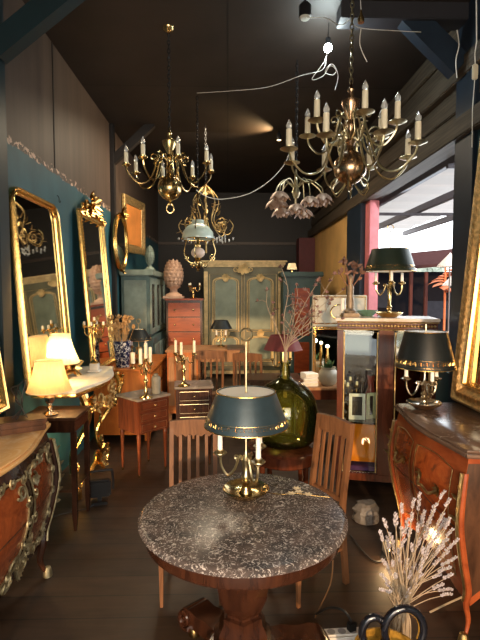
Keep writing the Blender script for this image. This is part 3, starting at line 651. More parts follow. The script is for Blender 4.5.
for cx, cz, r_, n in ((0, 1.71, .13, 12), (-.12, 1.65, .10, 9), (.12, 1.65, .10, 9), (-.26, 1.62, .07, 8), (.26, 1.62, .07, 8), (0, 1.79, .08, 8), (-.40, 1.59, .05, 6), (.40, 1.59, .05, 6)):
    leaf_burst(k, Vector((cx, -.03, cz)), r_, n, rnd=rnd)
for i in range(16): k.ball((-.41, -.04, 1.08 + i * .03), .012, 6)
k.build('carved_crest', gold, m2)
# oval mirror and painting further along
ov = thing('oval_mirror', 'small oval gilt mirror with crest hanging below the orange painting', 'mirror', (-1.385, 6.10, 2.24), rot=(0, 0, R(84)))
k = MB()
for rr_, y, th_ in ((1, 0, .022), (.90, -.012, .014)): k.tube([(rr_ * .24 * math.cos(a * PI / 20), y, rr_ * .36 * math.sin(a * PI / 20)) for a in range(40)], th_, 8, loop=True)
rnd = random.Random(4); leaf_burst(k, Vector((0, -.02, .38)), .10, 12, rnd=rnd); leaf_burst(k, Vector((0, -.02, -.37)), .05, 8, rnd=rnd); k.build('frame', gold, ov)
MB().rings([[(.23 * math.cos(a * PI / 20), y, .35 * math.sin(a * PI / 20)) for a in range(40)] for y in (-.006, .008)]).build('mirror_glass', mirror_m, ov, smooth=0)
pt = picture_mirror('painting', 'framed orange canvas with wide pale gilt frame high on left wall', 'painting', .80, .80, .12, .04, oldgold, 0, (-1.395, 6.98, 2.17), (0, 0, R(79)), plain('orange_canvas_paint', (.62, .22, .05), .5, 0, .3, 3))
# hook on teal wall
hk = tag(MB().tube(spl([(0, 0, .03), (.01, 0, .03), (.02, 0, .01), (.02, 0, -.02), (.03, 0, -.024), (.035, 0, -.01)], 4), .003, 5).build('wall_hook', iron, loc=(XL, 4.12, 2.40)), 'small black hook on teal wall between the two tall mirrors', 'hook')

# ------------------------------------------------------------------ cherry chest, vase, black-shade lamp
ch = thing('chest', 'cherry-wood sideboard with drawers behind the gilt console', 'chest', (-1.13, 5.52, 0), PI / 2); ch.scale = (1, 1, .90)
MB().box(-.60, .60, -.30, .30, .08, .835, .006).build('body', orangewood, ch); MB().box(-.63, .63, -.33, .31, .836, .865, .01).build('top', orangewood, ch)
for i in range(2):
    for z0 in (.62,):
        d_ = MB().box(-.56 + i * .57, -.01 + i * .57, -.315, -.301, z0, z0 + .18, .004).build('drawer', orangewood, ch); k = MB(); k.tube([(-.36 + i * .57, -.318, z0 + .1), (-.28 + i * .57, -.345, z0 + .07), (-.20 + i * .57, -.318, z0 + .1)], .006, 6); k.build('handle', brass, d_)
    d_ = MB().box(-.56 + i * .57, -.01 + i * .57, -.315, -.301, .12, .59, .006).build('door', orangewood, ch); k = MB(); k.ball((-.05 + i * .1, -.325, .36), .013, 8); k.build('knob', brass, d_)
for sx in (-1, 1):
    for sy in (-1, 1): MB().box(sx * .55 - .03, sx * .55 + .03, sy * .26 - .03, sy * .26 + .03, 0, .08, .004).build('foot', orangewood, ch)
p = at(120, 368, 5.1); vs = thing('vase', 'blue and white speckled vase of dried flowers on cherry sideboard', 'vase', (p.x + .03, 5.10, .7795))
vm, nt, b = _m('blue_white_ceramic'); vv = noise(nt, coords(nt), 38, 2, .5, 1.2); nt.links.new(ramp(nt, vv, [(.52, (.010, .014, .05)), (.60, (.50, .50, .50))]), b.inputs['Base Color']); b.inputs['Roughness'].default_value = .2
MB().lathe([(.07, 0), (.072, .01), (.085, .15), (.098, .27), (.10, .29), (.092, .29), (.08, .15), (.06, .02), (.01, .02)], 24).build('vessel', vm, vs)
rnd = random.Random(8); dry = plain('dried_petals', (.50, .30, .12), .8, 0, .4, 30); stm = plain('dried_stems', (.45, .34, .18), .8)
for i in range(50):
    a = rnd.random() * 6.28; q = rnd.random() ** .6 * .16; tip = Vector((q * math.cos(a), q * math.sin(a), .38 + rnd.random() * .20 - q * .4)); k = MB()
    k.tube([(q * .3 * math.cos(a), q * .3 * math.sin(a), .2), tip], .002, 4); 
    for j in range(4): k.leaf(tip, (rnd.random() - .5, rnd.random() - .5, rnd.random()), (0, 0, 1), .05, .03, .3)
    k.build('dried_flower', dry, vs)
bouillotte('table_lamp', 'small lamp with black gilt-edged shade beside blue and white vase', (*at(139, 368, 5.45).xy, .7795), .48, .07, .155, .13, bronze, tole, .06, 2, .4, True, .14, .08)
k = thing('pillar_candle', 'stubby ivory candle on brass pricket in front of the black-shade lamp', 'candle', (*at(133, 375, 5.0).xy, .7795))
MB().lathe([(.035, 0), (.03, .01), (.012, .02), (.012, .04), (.03, .05), (.002, .052)], 14).build('pricket', brass, k); MB().lathe([(.024, .052), (.024, .17), (.004, .172)], 14).build('candle', candle_m, k)

# ------------------------------------------------------------------ two bedside chests
greymarble = marble('grey_marble', (.20, .17, .14), (.34, .30, .26), 6, .5, .7, .25)
def nightstand(label, loc, rz, W, Dp, H, leg, wm, line):
    t = thing('nightstand', label, 'nightstand', loc, rz, 'three-drawer nightstands')
    MB().box(-W / 2, W / 2, -Dp / 2, Dp / 2, leg, H - .022, .005).build('body', wm, t)
    MB().box(-W / 2 - .015, W / 2 + .015, -Dp / 2 - .015, Dp / 2 + .015, H - .02, H, .005).build('top', greymarble, t)
    dh = (H - .03 - leg) / 3
    for i in range(3):
        z0 = leg + .008 + i * dh; d_ = MB().box(-W / 2 + .02, W / 2 - .02, -Dp / 2 - .010, -Dp / 2 - .001, z0, z0 + dh - .012, .002).build('drawer', wm, t)
        k = MB(); x0, x1, zz0, zz1, y = -W / 2 + .035, W / 2 - .035, z0 + .012, z0 + dh - .024, -Dp / 2 - .011
        k.tube([(x0, y, zz0), (x1, y, zz0), (x1, y, zz1), (x0, y, zz1)], .0016, 4, loop=True); k.build('brass_line', line, d_)
        k = MB(); k.ball((0, -Dp / 2 - .02, z0 + dh / 2 - .006), .010, 10); k.build('knob', brass, d_)
    for sx in (-1, 1):
        for sy in (-1, 1): 
            lg = MB().lathe([(.009, .02), (.011, .04), (.018, leg - .04), (.022, leg - .03), (.016, leg - .015), (.02, leg)], 10, (sx * (W / 2 - .025), sy * (Dp / 2 - .025), 0)).build('leg', wm, t)
            MB().lathe([(.006, 0), (.010, .004), (.010, .022)], 8, (sx * (W / 2 - .025), sy * (Dp / 2 - .025), 0)).build('brass_cap', brass, lg)
    return t
NA = nightstand('grey-topped three-drawer nightstand on tall legs, nearest the gilt console', (-.76, 4.14, 0), R(45), .33, .31, .69, .38, mahog_l, palebrass)
NB = nightstand('darker three-drawer nightstand directly behind the round table chair', (-.325, 4.35, 0), R(6), .33, .30, .74, .36, mahog, palebrass)
def cpos(px, py, z): p = atz(px, py, z); return (p.x, p.y, z)
candelabrum('candelabra', 'brass candelabra with ivory candles on the nightstand nearest the console', cpos(146, 398, .691), .36, 2, .06, brass, hc=.15, rz=1.0, rc=.015)
candelabrum('candelabra', 'brass candelabra with ivory candles on the darker nightstand', cpos(184, 386, .741), .36, 3, .10, brass, candles=False, hc=.13, rz=.4, rc=.013)
p = cpos(156, 393, .691); tag(MB().lathe([(.04, 0), (.042, .01), (.042, .13), (.035, .15), (.018, .16), (.02, .175), (.002, .175)], 18).build('stone_bottle', plain('grey_stoneware', (.20, .19, .15), .6, 0, .25, 14), loc=p), 'grey stoneware bottle standing behind candles on near nightstand', 'bottle')

# ------------------------------------------------------------------ honey desk, red chest, finials
dk = thing('desk', 'honey-coloured wooden desk with panelled sides behind the darker nightstand', 'desk', (-.27, 5.95, 0))
MB().box(-.50, .42, -.28, .28, .86, .89, .006).build('top', oak, dk); MB().box(-.48, -.1, -.26, .26, .1, .859, .006).build('cabinet', orangewood, dk)
for i in range(4): MB().box(-.46 + i * .09, -.39 + i * .09, -.272, -.261, .2, .80, .004).build('panel', oak, dk)
MB().box(-.099, .40, -.26, .26, .74, .859, .005).build('drawer', oak, dk)
for x, y in ((.36, -.23), (.36, .23)): MB().box(x - .025, x + .025, y - .025, y + .025, 0, .739, .004).build('leg', oak, dk)
for x, y in ((-.45, -.23), (-.45, .23), (-.13, -.23), (-.13, .23)): MB().box(x - .025, x + .025, y - .025, y + .025, 0, .099, .004).build('foot', oak, dk)
dp = tag(MB().box(-.11, .11, -.22, .22, 0, .02, .004).build('dark_board', darkwood, loc=(.10, 5.85, .891)), 'dark wooden board lying on the right end of the honey desk', 'board')
rc = thing('chest_of_drawers', 'tall red-brown chest of drawers standing beside painted armoire', 'chest', (-.66, 7.25, 0))
MB().box(-.27, .27, -.22, .22, .08, 1.47, .006).build('body', mahog, rc); MB().box(-.29, .29, -.245, .23, 1.471, 1.50, .008).build('top', redwood, rc)
for i in range(6):
    z0 = .12 + i * .222; d_ = MB().box(-.24, .24, -.235, -.221, z0, z0 + .205, .004).build('drawer', redwood, rc)
    for sx in (-1, 1): k = MB(); k.ball((sx * .14, -.25, z0 + .1), .016, 8); k.build('knob', brass, d_)
for sx in (-1, 1):
    for sy in (-1, 1): MB().box(sx * .22 - .03, sx * .22 + .03, sy * .18 - .03, sy * .18 + .03, 0, .08, .004).build('foot', redwood, rc)
def finial(name, label, loc, H, r_, m_):
    t = thing(name, label, 'finial', loc)
    MB().box(-r_ * .9, r_ * .9, -r_ * .9, r_ * .9, 0, H * .06, .004).lathe([(r_ * .8, H * .06), (r_ * .75, H * .1), (r_ * .35, H * .16), (r_ * .35, H * .24), (r_ * .7, H * .3)], 18).build('foot', m_, t)
    k = MB(); k.ball((0, 0, H * .6), r_ * .86, 14, 1.1)
    rows = 10
    for j in range(rows):
        f = j / rows; ph = -1.2 + 2.6 * f; rr = r_ * .98 * math.cos(ph * .95) * (1 - .12 * f) ; rr = max(rr, .01); z = H * .6 + math.sin(ph * .95) * H * .36; n = max(4, int(2 * PI * rr / (r_ * .42)))
        for i in range(n):
            a = 2 * PI * (i + .5 * (j % 2)) / n; k.leaf((rr * .92 * math.cos(a), rr * .92 * math.sin(a), z - .02), (math.cos(a) * .12, math.sin(a) * .12, 1), (math.cos(a), math.sin(a), 0), r_ * .36, r_ * .42, .1, .012)
    k.lathe([(r_ * .2, H * .9), (.003, H)], 8); k.build('pinecone', m_, t); return t
finial('stone_finial', 'large pinkish pinecone finial on top of the red-brown chest of drawers', (-.83, 7.15, 1.501), .60, .165, plain('pink_terracotta', (.48, .30, .20), .8, 0, .25, 14, .4))
candelabrum('candelabra', 'dark brass candelabra with small candles on the red-brown chest', (-.53, 7.12, 1.501), .22, 3, .10, brass, candles=False, hc=.05, rz=.2)

# painted green cabinet on left wall
gp = plain('aged_green_paint', (.075, .125, .115), .55, 0, .35, 6, .2); gpl = plain('aged_pale_green_paint', (.19, .235, .19), .55, 0, .3, 8, .2)
gc = thing('display_cabinet', 'grey-green painted cabinet with glazed doors by left wall under painting', 'cabinet', (-1.255, 7.05, 0), PI / 2)
MB().box(-.70, .70, -.19, .19, .98, 1.82, .006).build('upper_body', gp, gc); MB().box(-.74, .74, -.24, .20, .05, .979, .006).build('lower_body', gp, gc)
MB().box(-.76, .76, -.245, .2, 1.821, 1.90, .012).build('cornice', gpl, gc)
MB().box(-.78, .78, -.30, .21, .9805, 1.01, .006).build('shelf', gpl, gc) if False else None
for i in range(3):
    x0 = -.68 + i * .46; d_ = MB(); 
    for bxx in ((x0, x0 + .06, 1.02, 1.79), (x0 + .38, x0 + .44, 1.02, 1.79), (x0 + .06, x0 + .38, 1.02, 1.09), (x0 + .06, x0 + .38, 1.71, 1.79)): d_.box(bxx[0], bxx[1], -.215, -.191, bxx[2], bxx[3], .004)
    do = d_.build('door', gpl, gc); MB().box(x0 + .061, x0 + .379, -.199, -.192, 1.091, 1.709).build('pane', plain('dark_pane', (.06, .04, .03), .1), do, smooth=0)
    MB().box(x0 + .02, x0 + .42, -.262, -.241, .15, .88, .008).build('lower_door', gpl, gc)
MB().box(-.701 - .012, -.701, -.15, .15, 1.06, 1.76, .004).build('side_panel', gpl, gc)
finial('stone_finial', 'pale green pointed finial on the grey-green cabinet top', (-1.10, 6.62, 1.901), .36, .075, gpl)

# ------------------------------------------------------------------ painted armoire
am = plain('armoire_green_paint', (.12, .115, .065), .5, 0, .3, 5, .2); aml = plain('armoire_cream_moulding', (.60, .45, .22), .5, .1, .3, 12, .3); amp = plain('armoire_blue_green_panel', (.19, .23, .17), .5, 0, .3, 5, .1)
AX = .28; ar = thing('armoire', 'large grey-green painted armoire with cream mouldings against the back', 'armoire', (AX, 8.95, 0))
MB().box(-.73, .73, -.25, .25, .12, 2.06, .008).build('body', am, ar)
k = MB(); k.box(-.76, .76, -.28, .26, 2.061, 2.10, .006); k.box(-.79, .79, -.31, .27, 2.10, 2.15, .012); k.box(-.82, .82, -.34, .28, 2.15, 2.18, .008); k.build('cornice', aml, ar)
for sx in (-1, 1):
    d_ = MB().box(min(sx * .01, sx * .63), max(sx * .01, sx * .63), -.275, -.251, .2, 1.95, .006).build('door', am, ar)
    k = MB(); cx = sx * .32; w2 = .24
    def arch(ins, z0, z1, y):
        o_ = [(cx - w2 + ins, y, z0 + ins), (cx + w2 - ins, y, z0 + ins), (cx + w2 - ins, y, z1 - .12)]
        o_ += [(cx + (w2 - ins) * math.cos(a), y, z1 - .12 + (.11 - ins * .5) * math.sin(a) ** (.7)) if 0 < a < PI else (cx + (w2 - ins) * math.cos(a), y, z1 - .12) for a in [PI * j / 12 for j in range(1, 13)]]
        return o_
    for z0, z1 in ((.30, .78), (.86, 1.88)):
        k.tube(arch(0, z0, z1, -.28), .013, 6, loop=True); k.tube(arch(.035, z0, z1, -.278), .007, 5, loop=True)
    rnd = random.Random(6); leaf_burst(k, Vector((cx, -.285, 1.86)), .09, 10, rnd=rnd); leaf_burst(k, Vector((cx, -.285, .83)), .09, 10, rnd=rnd)
    k.tube([(sx * .02, -.279, .22), (sx * .62, -.279, .22), (sx * .62, -.279, 1.93), (sx * .02, -.279, 1.93)], .008, 5, loop=True)
    k.build('gilt_moulding', aml, d_)
    for z0, z1 in ((.30, .78), (.86, 1.88)): MB().rings([[(x, y, z) for x, y, z in arch(.045, z0, z1, -.2765)], [(x, y, z) for x, y, z in arch(.045, z0, z1, -.2755)]]).build('panel', amp, d_)
    k = MB(); k.box(sx * .69 - .035, sx * .69 + .035, -.275, -.251, .2, 1.98, .006); k.build('corner_post', aml, ar)
k = MB(); rnd = random.Random(3); leaf_burst(k, Vector((0, -.29, 2.02)), .13, 16, rnd=rnd, w_=.6)
for sg in (-1, 1): k.tube([(sg * .14 + sg * a, -.29, 2.02 + b_) for a, b_ in spiral(0, 0, .05, 3, 1.3)], [.014, .006], 5)
k.build('carved_crest', aml, ar)
k = MB(); k.box(-.75, .75, -.27, .26, .06, .119, .006)
k.build('plinth', aml, ar)
for sx in (-1, 1): 
    for sy in (-1, 1): MB().box(sx * .66 - .04, sx * .66 + .04, sy * .2 - .04, sy * .2 + .04, 0, .06, .004).build('foot', aml, ar)
# black-shade lamp in front of it
bl = thing('table_lamp', 'twin-candle lamp with black shade on the right end of honey desk', 'lamp', (-.09, 6.02, .891))
MB().lathe([(.05, 0), (.05, .01), (.012, .03), (.008, .30)], 12).build('stem', brass, bl)
for sx in (-1, 1): candle_arm(bl, 0 if sx > 0 else PI, .06, .10, .13, .03, brass, .011, .08, False, .005, .02, white_c, False)
MB().lathe([(.145, .235), (.085, .345), (.082, .345), (.142, .235)], 32, caps=False).build('lamp_shade', tole, bl)

# dark green cupboard at the back right with small lit lamp
gk = plain('dark_green_paint', (.016, .038, .028), .5, 0, .3, 5)
cb = thing('cupboard', 'dark green cupboard with red-brown door panel at the back right', 'cupboard', (1.18, 7.6, 0))
MB().box(-.30, .30, -.2, .2, .08, 1.84, .006).build('body', gk, cb); MB().box(-.34, .34, -.24, .22, 1.841, 1.92, .012).build('cornice', gk, cb)
d_ = MB().box(-.20, .20, -.222, -.201, .2, 1.75, .006).build('door', gk, cb); MB().box(-.12, .12, -.232, -.223, .9, 1.66, .006).build('door_panel', redwood, d_); MB().box(-.12, .12, -.232, -.223, .3, .8, .006).build('door_panel', redwood, d_)
for sx in (-1, 1):
    for sy in (-1, 1): MB().box(sx * .25 - .03, sx * .25 + .03, sy * .15 - .03, sy * .15 + .03, 0, .08, .004).build('foot', gk, cb)
bkl = thing('table_lamp', 'tiny lit white-shade lamp on top of the dark green cupboard', 'lamp', (1.03, 7.5, 1.921))
MB().lathe([(.035, 0), (.02, .01), (.008, .02), (.006, .06)], 10).build('stem', brass, bkl)
MB().lathe([(.085, .04), (.06, .14)], 24, caps=False).build('lamp_shade', shade_mat('white_shade', (.95, .85, .66)), bkl); MB().ball((0, 0, .085), .02, 10).build('bulb', bulb_on, bkl)
light('lamp_bulb_light', 'POINT', (1.03, 7.5, 2.005), 2.5, (1, .75, .42), .02)

# ------------------------------------------------------------------ demijohn on stool, branches, red-shade lamp
DJ = (.40, 3.22); SZ = .53
sb = thing('low_round_table', 'low round mahogany table carrying the big green glass bottle', 'table', (DJ[0], DJ[1], 0))
MB().lathe([(.20, SZ - .025), (.262, SZ - .022), (.265, SZ - .008), (.255, SZ), (.01, SZ)], 48).build('tabletop', mahog_l, sb)
MB().lathe([(.225, SZ - .11), (.235, SZ - .10), (.235, SZ - .026), (.01, SZ - .026)], 40).build('apron', mahog_l, sb)
for k_ in range(4): a = k_ * PI / 2 + .5; MB().lathe([(.010, 0), (.014, .02), (.022, SZ - .1)], 10, (.19 * math.cos(a), .19 * math.sin(a), 0)).build('leg', mahog_l, sb)
gg = glass('bottle_green_glass', (.50, .60, .20), .0, 1.45); gg = None
gg, nt, b = _m('bottle_green_glass_thin'); nt.nodes.remove(b)
t_ = nt.nodes.new('ShaderNodeBsdfTransparent'); t_.inputs[0].default_value = (.88, .88, .52, 1); d_ = nt.nodes.new('ShaderNodeBsdfDiffuse'); d_.inputs[0].default_value = (.20, .22, .04, 1)
g_ = nt.nodes.new('ShaderNodeBsdfGlossy'); g_.inputs['Roughness'].default_value = .04; fr_ = nt.nodes.new('ShaderNodeFresnel'); fr_.inputs[0].default_value = 1.6
m1 = nt.nodes.new('ShaderNodeMixShader'); m1.inputs[0].default_value = .07; m2_ = nt.nodes.new('ShaderNodeMixShader'); nt.links.new(t_.outputs[0], m1.inputs[1]); nt.links.new(d_.outputs[0], m1.inputs[2])
nt.links.new(fr_.outputs[0], m2_.inputs[0]); nt.links.new(m1.outputs[0], m2_.inputs[1]); nt.links.new(g_.outputs[0], m2_.inputs[2]); nt.links.new(m2_.outputs[0], nt.nodes['Material Output'].inputs[0])
dj = thing('demijohn', 'large round green glass demijohn bottle behind the round table', 'bottle', (DJ[0], DJ[1], SZ + .001)); dj.scale = (.97, .97, .93)
pr = [(.12, 0), (.19, .02), (.228, .09), (.240, .19), (.234, .29), (.205, .375), (.155, .435), (.095, .475), (.052, .50), (.035, .535), (.031, .61)]
pr = [(p_.x, p_.z) for p_ in spl([(a, 0, b_) for a, b_ in pr], 4)]
inn = [(max(.004, r - .006), z + (.006 if z < .02 else 0)) for r, z in reversed(pr)]
MB().lathe([(.001, .0)] + pr + [(.040, .611), (.040, .625), (.026, .625)] + inn + [(.001, .006)], 48, caps=False).build('glass_body', gg, dj)
br_ = thing('dried_branches', 'bare twigs with dusky pink dried blossoms standing in the demijohn', 'branches', (DJ[0], DJ[1], SZ + .30))
rnd = random.Random(12); twig = plain('grey_twig', (.30, .24, .18), .8); blos = plain('dusky_pink_petals', (.20, .11, .10), .8, 0, .4, 20)
tips = [at(px, py, 3.22) - br_.location for px, py in ((268, 290), (280, 268), (292, 300), (300, 285), (318, 280), (331, 275), (325, 300), (310, 322), (336, 318), (286, 330), (345, 290))]
for i, tp in enumerate(tips):
    b0 = Vector((rnd.uniform(-.012, .012), rnd.uniform(-.012, .012), .03)); nk = Vector((b0.x * .8, b0.y, .345)); tp.y += rnd.uniform(-.2, .2)
    path = spl([b0, nk, nk.lerp(tp, .35) + Vector((rnd.uniform(-.03, .03), 0, .03)), nk.lerp(tp, .7) + Vector((rnd.uniform(-.04, .04), 0, .02)), tp], 5)
    k = MB(); k.tube(path, [.0045, .0015], 5)
    sub = []
    for q in range(4):
        p0 = path[10 + q * 2]; p1 = p0 + Vector((rnd.uniform(-.09, .09), rnd.uniform(-.07, .07), rnd.uniform(.0, .10))); k.tube([p0, p0.lerp(p1, .5) + Vector((0, 0, .012)), p1], [.0025, .001], 4); sub.append(p1)
    o = k.build('twig', twig, br_)
    k = MB()
    for s_ in sub + [path[-1]] + ([path[-3]] if i in (4, 5, 6, 2) else []):
        for q in range(7 if i in (4, 5, 6, 1) else 4): k.leaf(s_, (rnd.uniform(-1, 1), rnd.uniform(-1, 1), rnd.uniform(-.4, 1)), (0, 0, 1), .024, .017, .3, .001)
    k.build('blossom', blos, o)
# small table at the back carrying the red lamp
rt_ = thing('side_table', 'small dark table at the back carrying the red-shaded lamp', 'table', (.47, 4.75, 0))
MB().box(-.28, .28, -.2, .2, .70, .73, .006).build('tabletop', darkwood, rt_); MB().box(-.25, .25, -.17, .17, .6, .699, .004).build('apron', darkwood, rt_)
for sx in (-1, 1):
    for sy in (-1, 1): MB().box(sx * .22 - .02, sx * .22 + .02, sy * .14 - .02, sy * .14 + .02, 0, .599, .004).build('leg', darkwood, rt_)
rl_ = thing('candelabra_lamp', 'candelabra lamp with dark red shade behind the green glass bottle', 'lamp', (.56, 4.7, .731), .2)
MB().lathe([(.06, 0), (.06, .01), (.02, .03), (.012, .05), (.02, .09), (.01, .11), (.008, .4)], 12).build('stem', brass, rl_)
for k_ in range(3): candle_arm(rl_, k_ * 2 * PI / 3 + .5, .11, .14, .17, .04, brass, .013, .10, False, .006, .025, plain('amber_candle', (.75, .55, .22), .5), True)
MB().lathe([(.20, .285), (.13, .43), (.127, .43), (.197, .285)], 40, wave=(10, .02), caps=False).build('lamp_shade', plain('dark_red_shade', (.09, .012, .015), .7), rl_)

# ------------------------------------------------------------------ table with trumeau, pot, boxes
tt = thing('side_table', 'brown wooden table with shelf beside the glass cabinet, carrying pot', 'table', (1.05, 4.72, 0))
MB().box(-.28, .42, -.25, .27, .64, .665, .006).build('tabletop', oak, tt); MB().box(-.25, .39, -.22, .24, .54, .639, .004).build('apron', mahog_l, tt); MB().box(-.25, .39, -.2, .22, .25, .27, .004).build('shelf', mahog_l, tt)
for sx in (-.23, .37):
    for sy in (-1, 1): MB().box(sx - .022, sx + .022, sy * .2 - .02, sy * .2 + .02, 0, .539, .004).build('leg', mahog_l, tt)
tr = thing('trumeau_mirror', 'grey painted trumeau with gilt-framed mirror leaning behind the glass cabinet', 'mirror', (1.16, 4.92, .667), 0)
MB().box(-.26, .32, -.01, .03, 0, .90, .006).build('backboard', plain('grey_cream_paint', (.32, .31, .25), .6, 0, .2, 8, .2), tr)
k = MB()
for x0, x1, z0, z1 in ((-.25, .31, .02, .56), ): 
    for q in (0, .018): k.tube([(x0 + q, -.018, z0 + q), (x1 - q, -.018, z0 + q), (x1 - q, -.018, z1 - q), (x0 + q, -.018, z1 - q)], .011, 6, loop=True)
k.tube([(.03 + a, -.016, .72 + b_ * .8) for a, b_ in spiral(0, 0, .1, 0, 1, 24, 1)], .006, 5); k.tube([(-.24, -.014, .60), (.30, -.014, .60), (.30, -.014, .88), (-.24, -.014, .88)], .006, 5, loop=True)
k.build('gilt_frame', gold, tr)
MB().box(-.225, .285, -.014, -.011, .045, .535).build('mirror_glass', mirror_m, tr, smooth=0)
pz = thing('stoneware_pot', 'grey stoneware pot of green leaves on the table beside glass cabinet', 'pot', (*at(328, 391, 4.62).xy, .667))
MB().lathe([(.06, 0), (.085, .03), (.10, .09), (.095, .13), (.07, .16), (.075, .18), (.065, .18), (.06, .15), (.01, .15)], 22).build('vessel', plain('glazed_stoneware', (.42, .36, .26), .3, 0, .25, 8), pz)
rnd = random.Random(1); k = MB()
for q in range(34): a = rnd.random() * 6.28; k.leaf((0, 0, .15), (math.cos(a), math.sin(a), rnd.random() * 1.2), (0, 0, 1), .07 + rnd.random() * .05, .03, .3)
k.build('leaves', plain('green_leaves', (.04, .10, .03), .6, 0, .4, 20), pz)
gl = thing('small_lamp', 'small gilt lamp with bare lit bulb before the trumeau mirror', 'lamp', (*at(327, 388, 4.74).xy, .667))
MB().lathe([(.04, 0), (.04, .01), (.012, .03), (.02, .12), (.010, .16), (.025, .22), (.012, .30), (.010, .36)], 14).build('stem', gold, gl); MB().ball((0, 0, .375), .018, 12).build('bulb', emis('lit_small_bulb', (1, .85, .55), 10), gl)
light('lamp_bulb_light', 'POINT', (gl.location.x - .05, gl.location.y - .06, 1.06), 1.5, (1, .75, .42), .02)
for k_, (dz, ww, lab) in enumerate(((0, .075, 'thick white book under another, beside the stoneware pot'), (.045, .07, 'white book lying on top of another beside the stoneware pot'), (.082, .066, 'topmost small white box in the pile beside stoneware pot'))):
    bo = thing('book', lab, 'book', (*at(309, 392, 4.60).xy, .667 + dz), .15 * k_, group='white books by the pot')
    hh = (.042, .034, .045)[k_]; MB().box(-ww, ww, -ww, ww, 0.001, hh, .003).build('cover', white_c, bo); MB().box(-ww + .004, ww + .003, -ww - .0005, ww - .004, .006, hh - .006).build('pages', plain('paper_edge', (.62, .58, .48), .8), bo, smooth=0)
for k_ in range(3):
    o = MB().box(-.09, .09, -.06, .06, 0, .02, .002, Matrix.Rotation(.5 * k_, 4, 'Z')).build('magazine', white_c, loc=(.98 + k_ * .07, 4.56, .271 + k_ * .021)); tag(o, ('pale magazine at the bottom on lower shelf under the pot', 'pale magazine in the middle on lower shelf under the pot', 'pale magazine on top on lower shelf under the pot')[k_], 'magazine', 'magazines on the lower shelf')

# ------------------------------------------------------------------ vitrine
VX, VY, VH = 1.28, 3.78, 1.40
vt = thing('vitrine', 'mahogany glass display cabinet with gilt frieze and marble top', 'display cabinet', (VX, VY, 0), R(-13))
hw, hd = .35, .19
for sx in (-1, 1):
    for sy in (-1, 1): MB().box(sx * hw - .022, sx * hw + .022, sy * hd - .022, sy * hd + .022, 0, 1.30, .005).build('post', mahog_l, vt)
MB().box(-.055, .06, -hd - .024, -hd + .02, .15, 1.30, .006).build('pilaster', mahog_l, vt)
MB().box(-hw + .022, hw - .022, -hd - .02, hd + .02, .09, .15, .005).build('bottom', mahog_l, vt); MB().box(-hw - .024, hw + .024, -hd - .030, hd + .03, 1.301, 1.37, .008).build('frieze', mahog_l, vt)
k = MB()
for i in range(30): k.ball((-hw + .0 + (2 * hw) * i / 29, -hd - .04, 1.337), .0115, 6)
for z in (1.308, 1.364): k.tube([(-hw - .03, -hd - .037, z), (hw + .03, -hd - .037, z)], .006, 6)
for x0, x1 in ((-hw + .024, -.059), (.064, hw - .024)): k.tube([(x0 + .006, -hd - .022, .165), (x1 - .006, -hd - .022, .165), (x1 - .006, -hd - .022, 1.285), (x0 + .006, -hd - .022, 1.285)], .006, 5, loop=True)
k.build('gilt_trim', bronze, vt)
MB().box(-hw - .04, hw + .04, -hd - .045, hd + .035, 1.371, 1.395, .006).build('marble_top', marble('pink_white_marble', (.60, .52, .44), (.75, .70, .64), 6, .5, .7, .15), vt)
pm_ = pane_mat('cabinet_glass')
for x0, x1 in ((-hw + .024, -.057), (.062, hw - .024)): MB().box(x0, x1, -hd - .012, -hd - .008, .155, 1.295).build('pane', pm_, vt, smooth=0)
for sx in (-1, 1): MB().box(sx * hw - .003, sx * hw + .003, -hd + .024, hd - .024, .155, 1.295).build('pane', pm_, vt, smooth=0)
MB().box(-hw + .024, hw - .024, hd - .004, hd + .004, .155, 1.295).build('back_panel', plain('dim_mirror_back', (.13, .10, .08), .06, 1, .3, 6), vt, smooth=0)
MB().box(-hw + .024, hw - .024, -hd + .025, hd - .01, .545, .553).build('glass_shelf', pane_mat('shelf_glass', (.75, .85, .8)), vt, smooth=0)
for x, y in ((-.33, -.15), (.33, -.15), (-.33, .15), (.33, .15)): pass
# things in it
SH = .554
for k_, (px, wf, lab, fm_) in enumerate(((357, .13, 'white framed photograph standing on the cabinet shelf', white_c), (371, .085, 'narrow cream framed picture beside the white frame in cabinet', plain('cream_frame', (.72, .66, .42), .6)))):
    p = at(px, 410, 3.74 + .02 * k_); fr = thing('picture_frame', lab, 'picture frame', (p.x, p.y, SH), (-.15, .35)[k_], group='framed pictures in the glass cabinet'); hF = .215
    d_ = MB(); bw = .024
    for a in ((-wf / 2, wf / 2, 0, bw * 1.4), (-wf / 2, wf / 2, hF - bw, hF), (-wf / 2, -wf / 2 + bw, bw * 1.4, hF - bw), (wf / 2 - bw, wf / 2, bw * 1.4, hF - bw)): d_.box(a[0], a[1], -.008, .008, a[2], a[3], .0015)
    d_.build('frame', fm_, fr); MB().box(-wf / 2 + bw, wf / 2 - bw, .001, .006, bw * 1.4, hF - bw).build('picture', plain('dark_photo', (.03, .02, .02), .6, 0, .9, 25), fr, smooth=0)
ob = thing('orange_box', 'bright orange flat gift box with tiny printed emblem in the cabinet', 'box', (1.13, 3.73, .205), -.12, rot=(R(-10), 0, R(-13)))
MB().box(-.135, .135, -.02, .02, 0.0, .30, .004).build('body', plain('orange_card', (.95, .26, .008), .6, 0, .06, spec=.1), ob)
k = MB(); k.box(-.03, .03, -.0208, -.0202, .165, .169); k.box(-.012, .012, -.0208, -.0202, .172, .186); k.box(-.018, .018, -.0208, -.0202, .158, .161); k.build('printed_emblem', plain('brown_print', (.35, .10, .02), .6), ob, smooth=0)
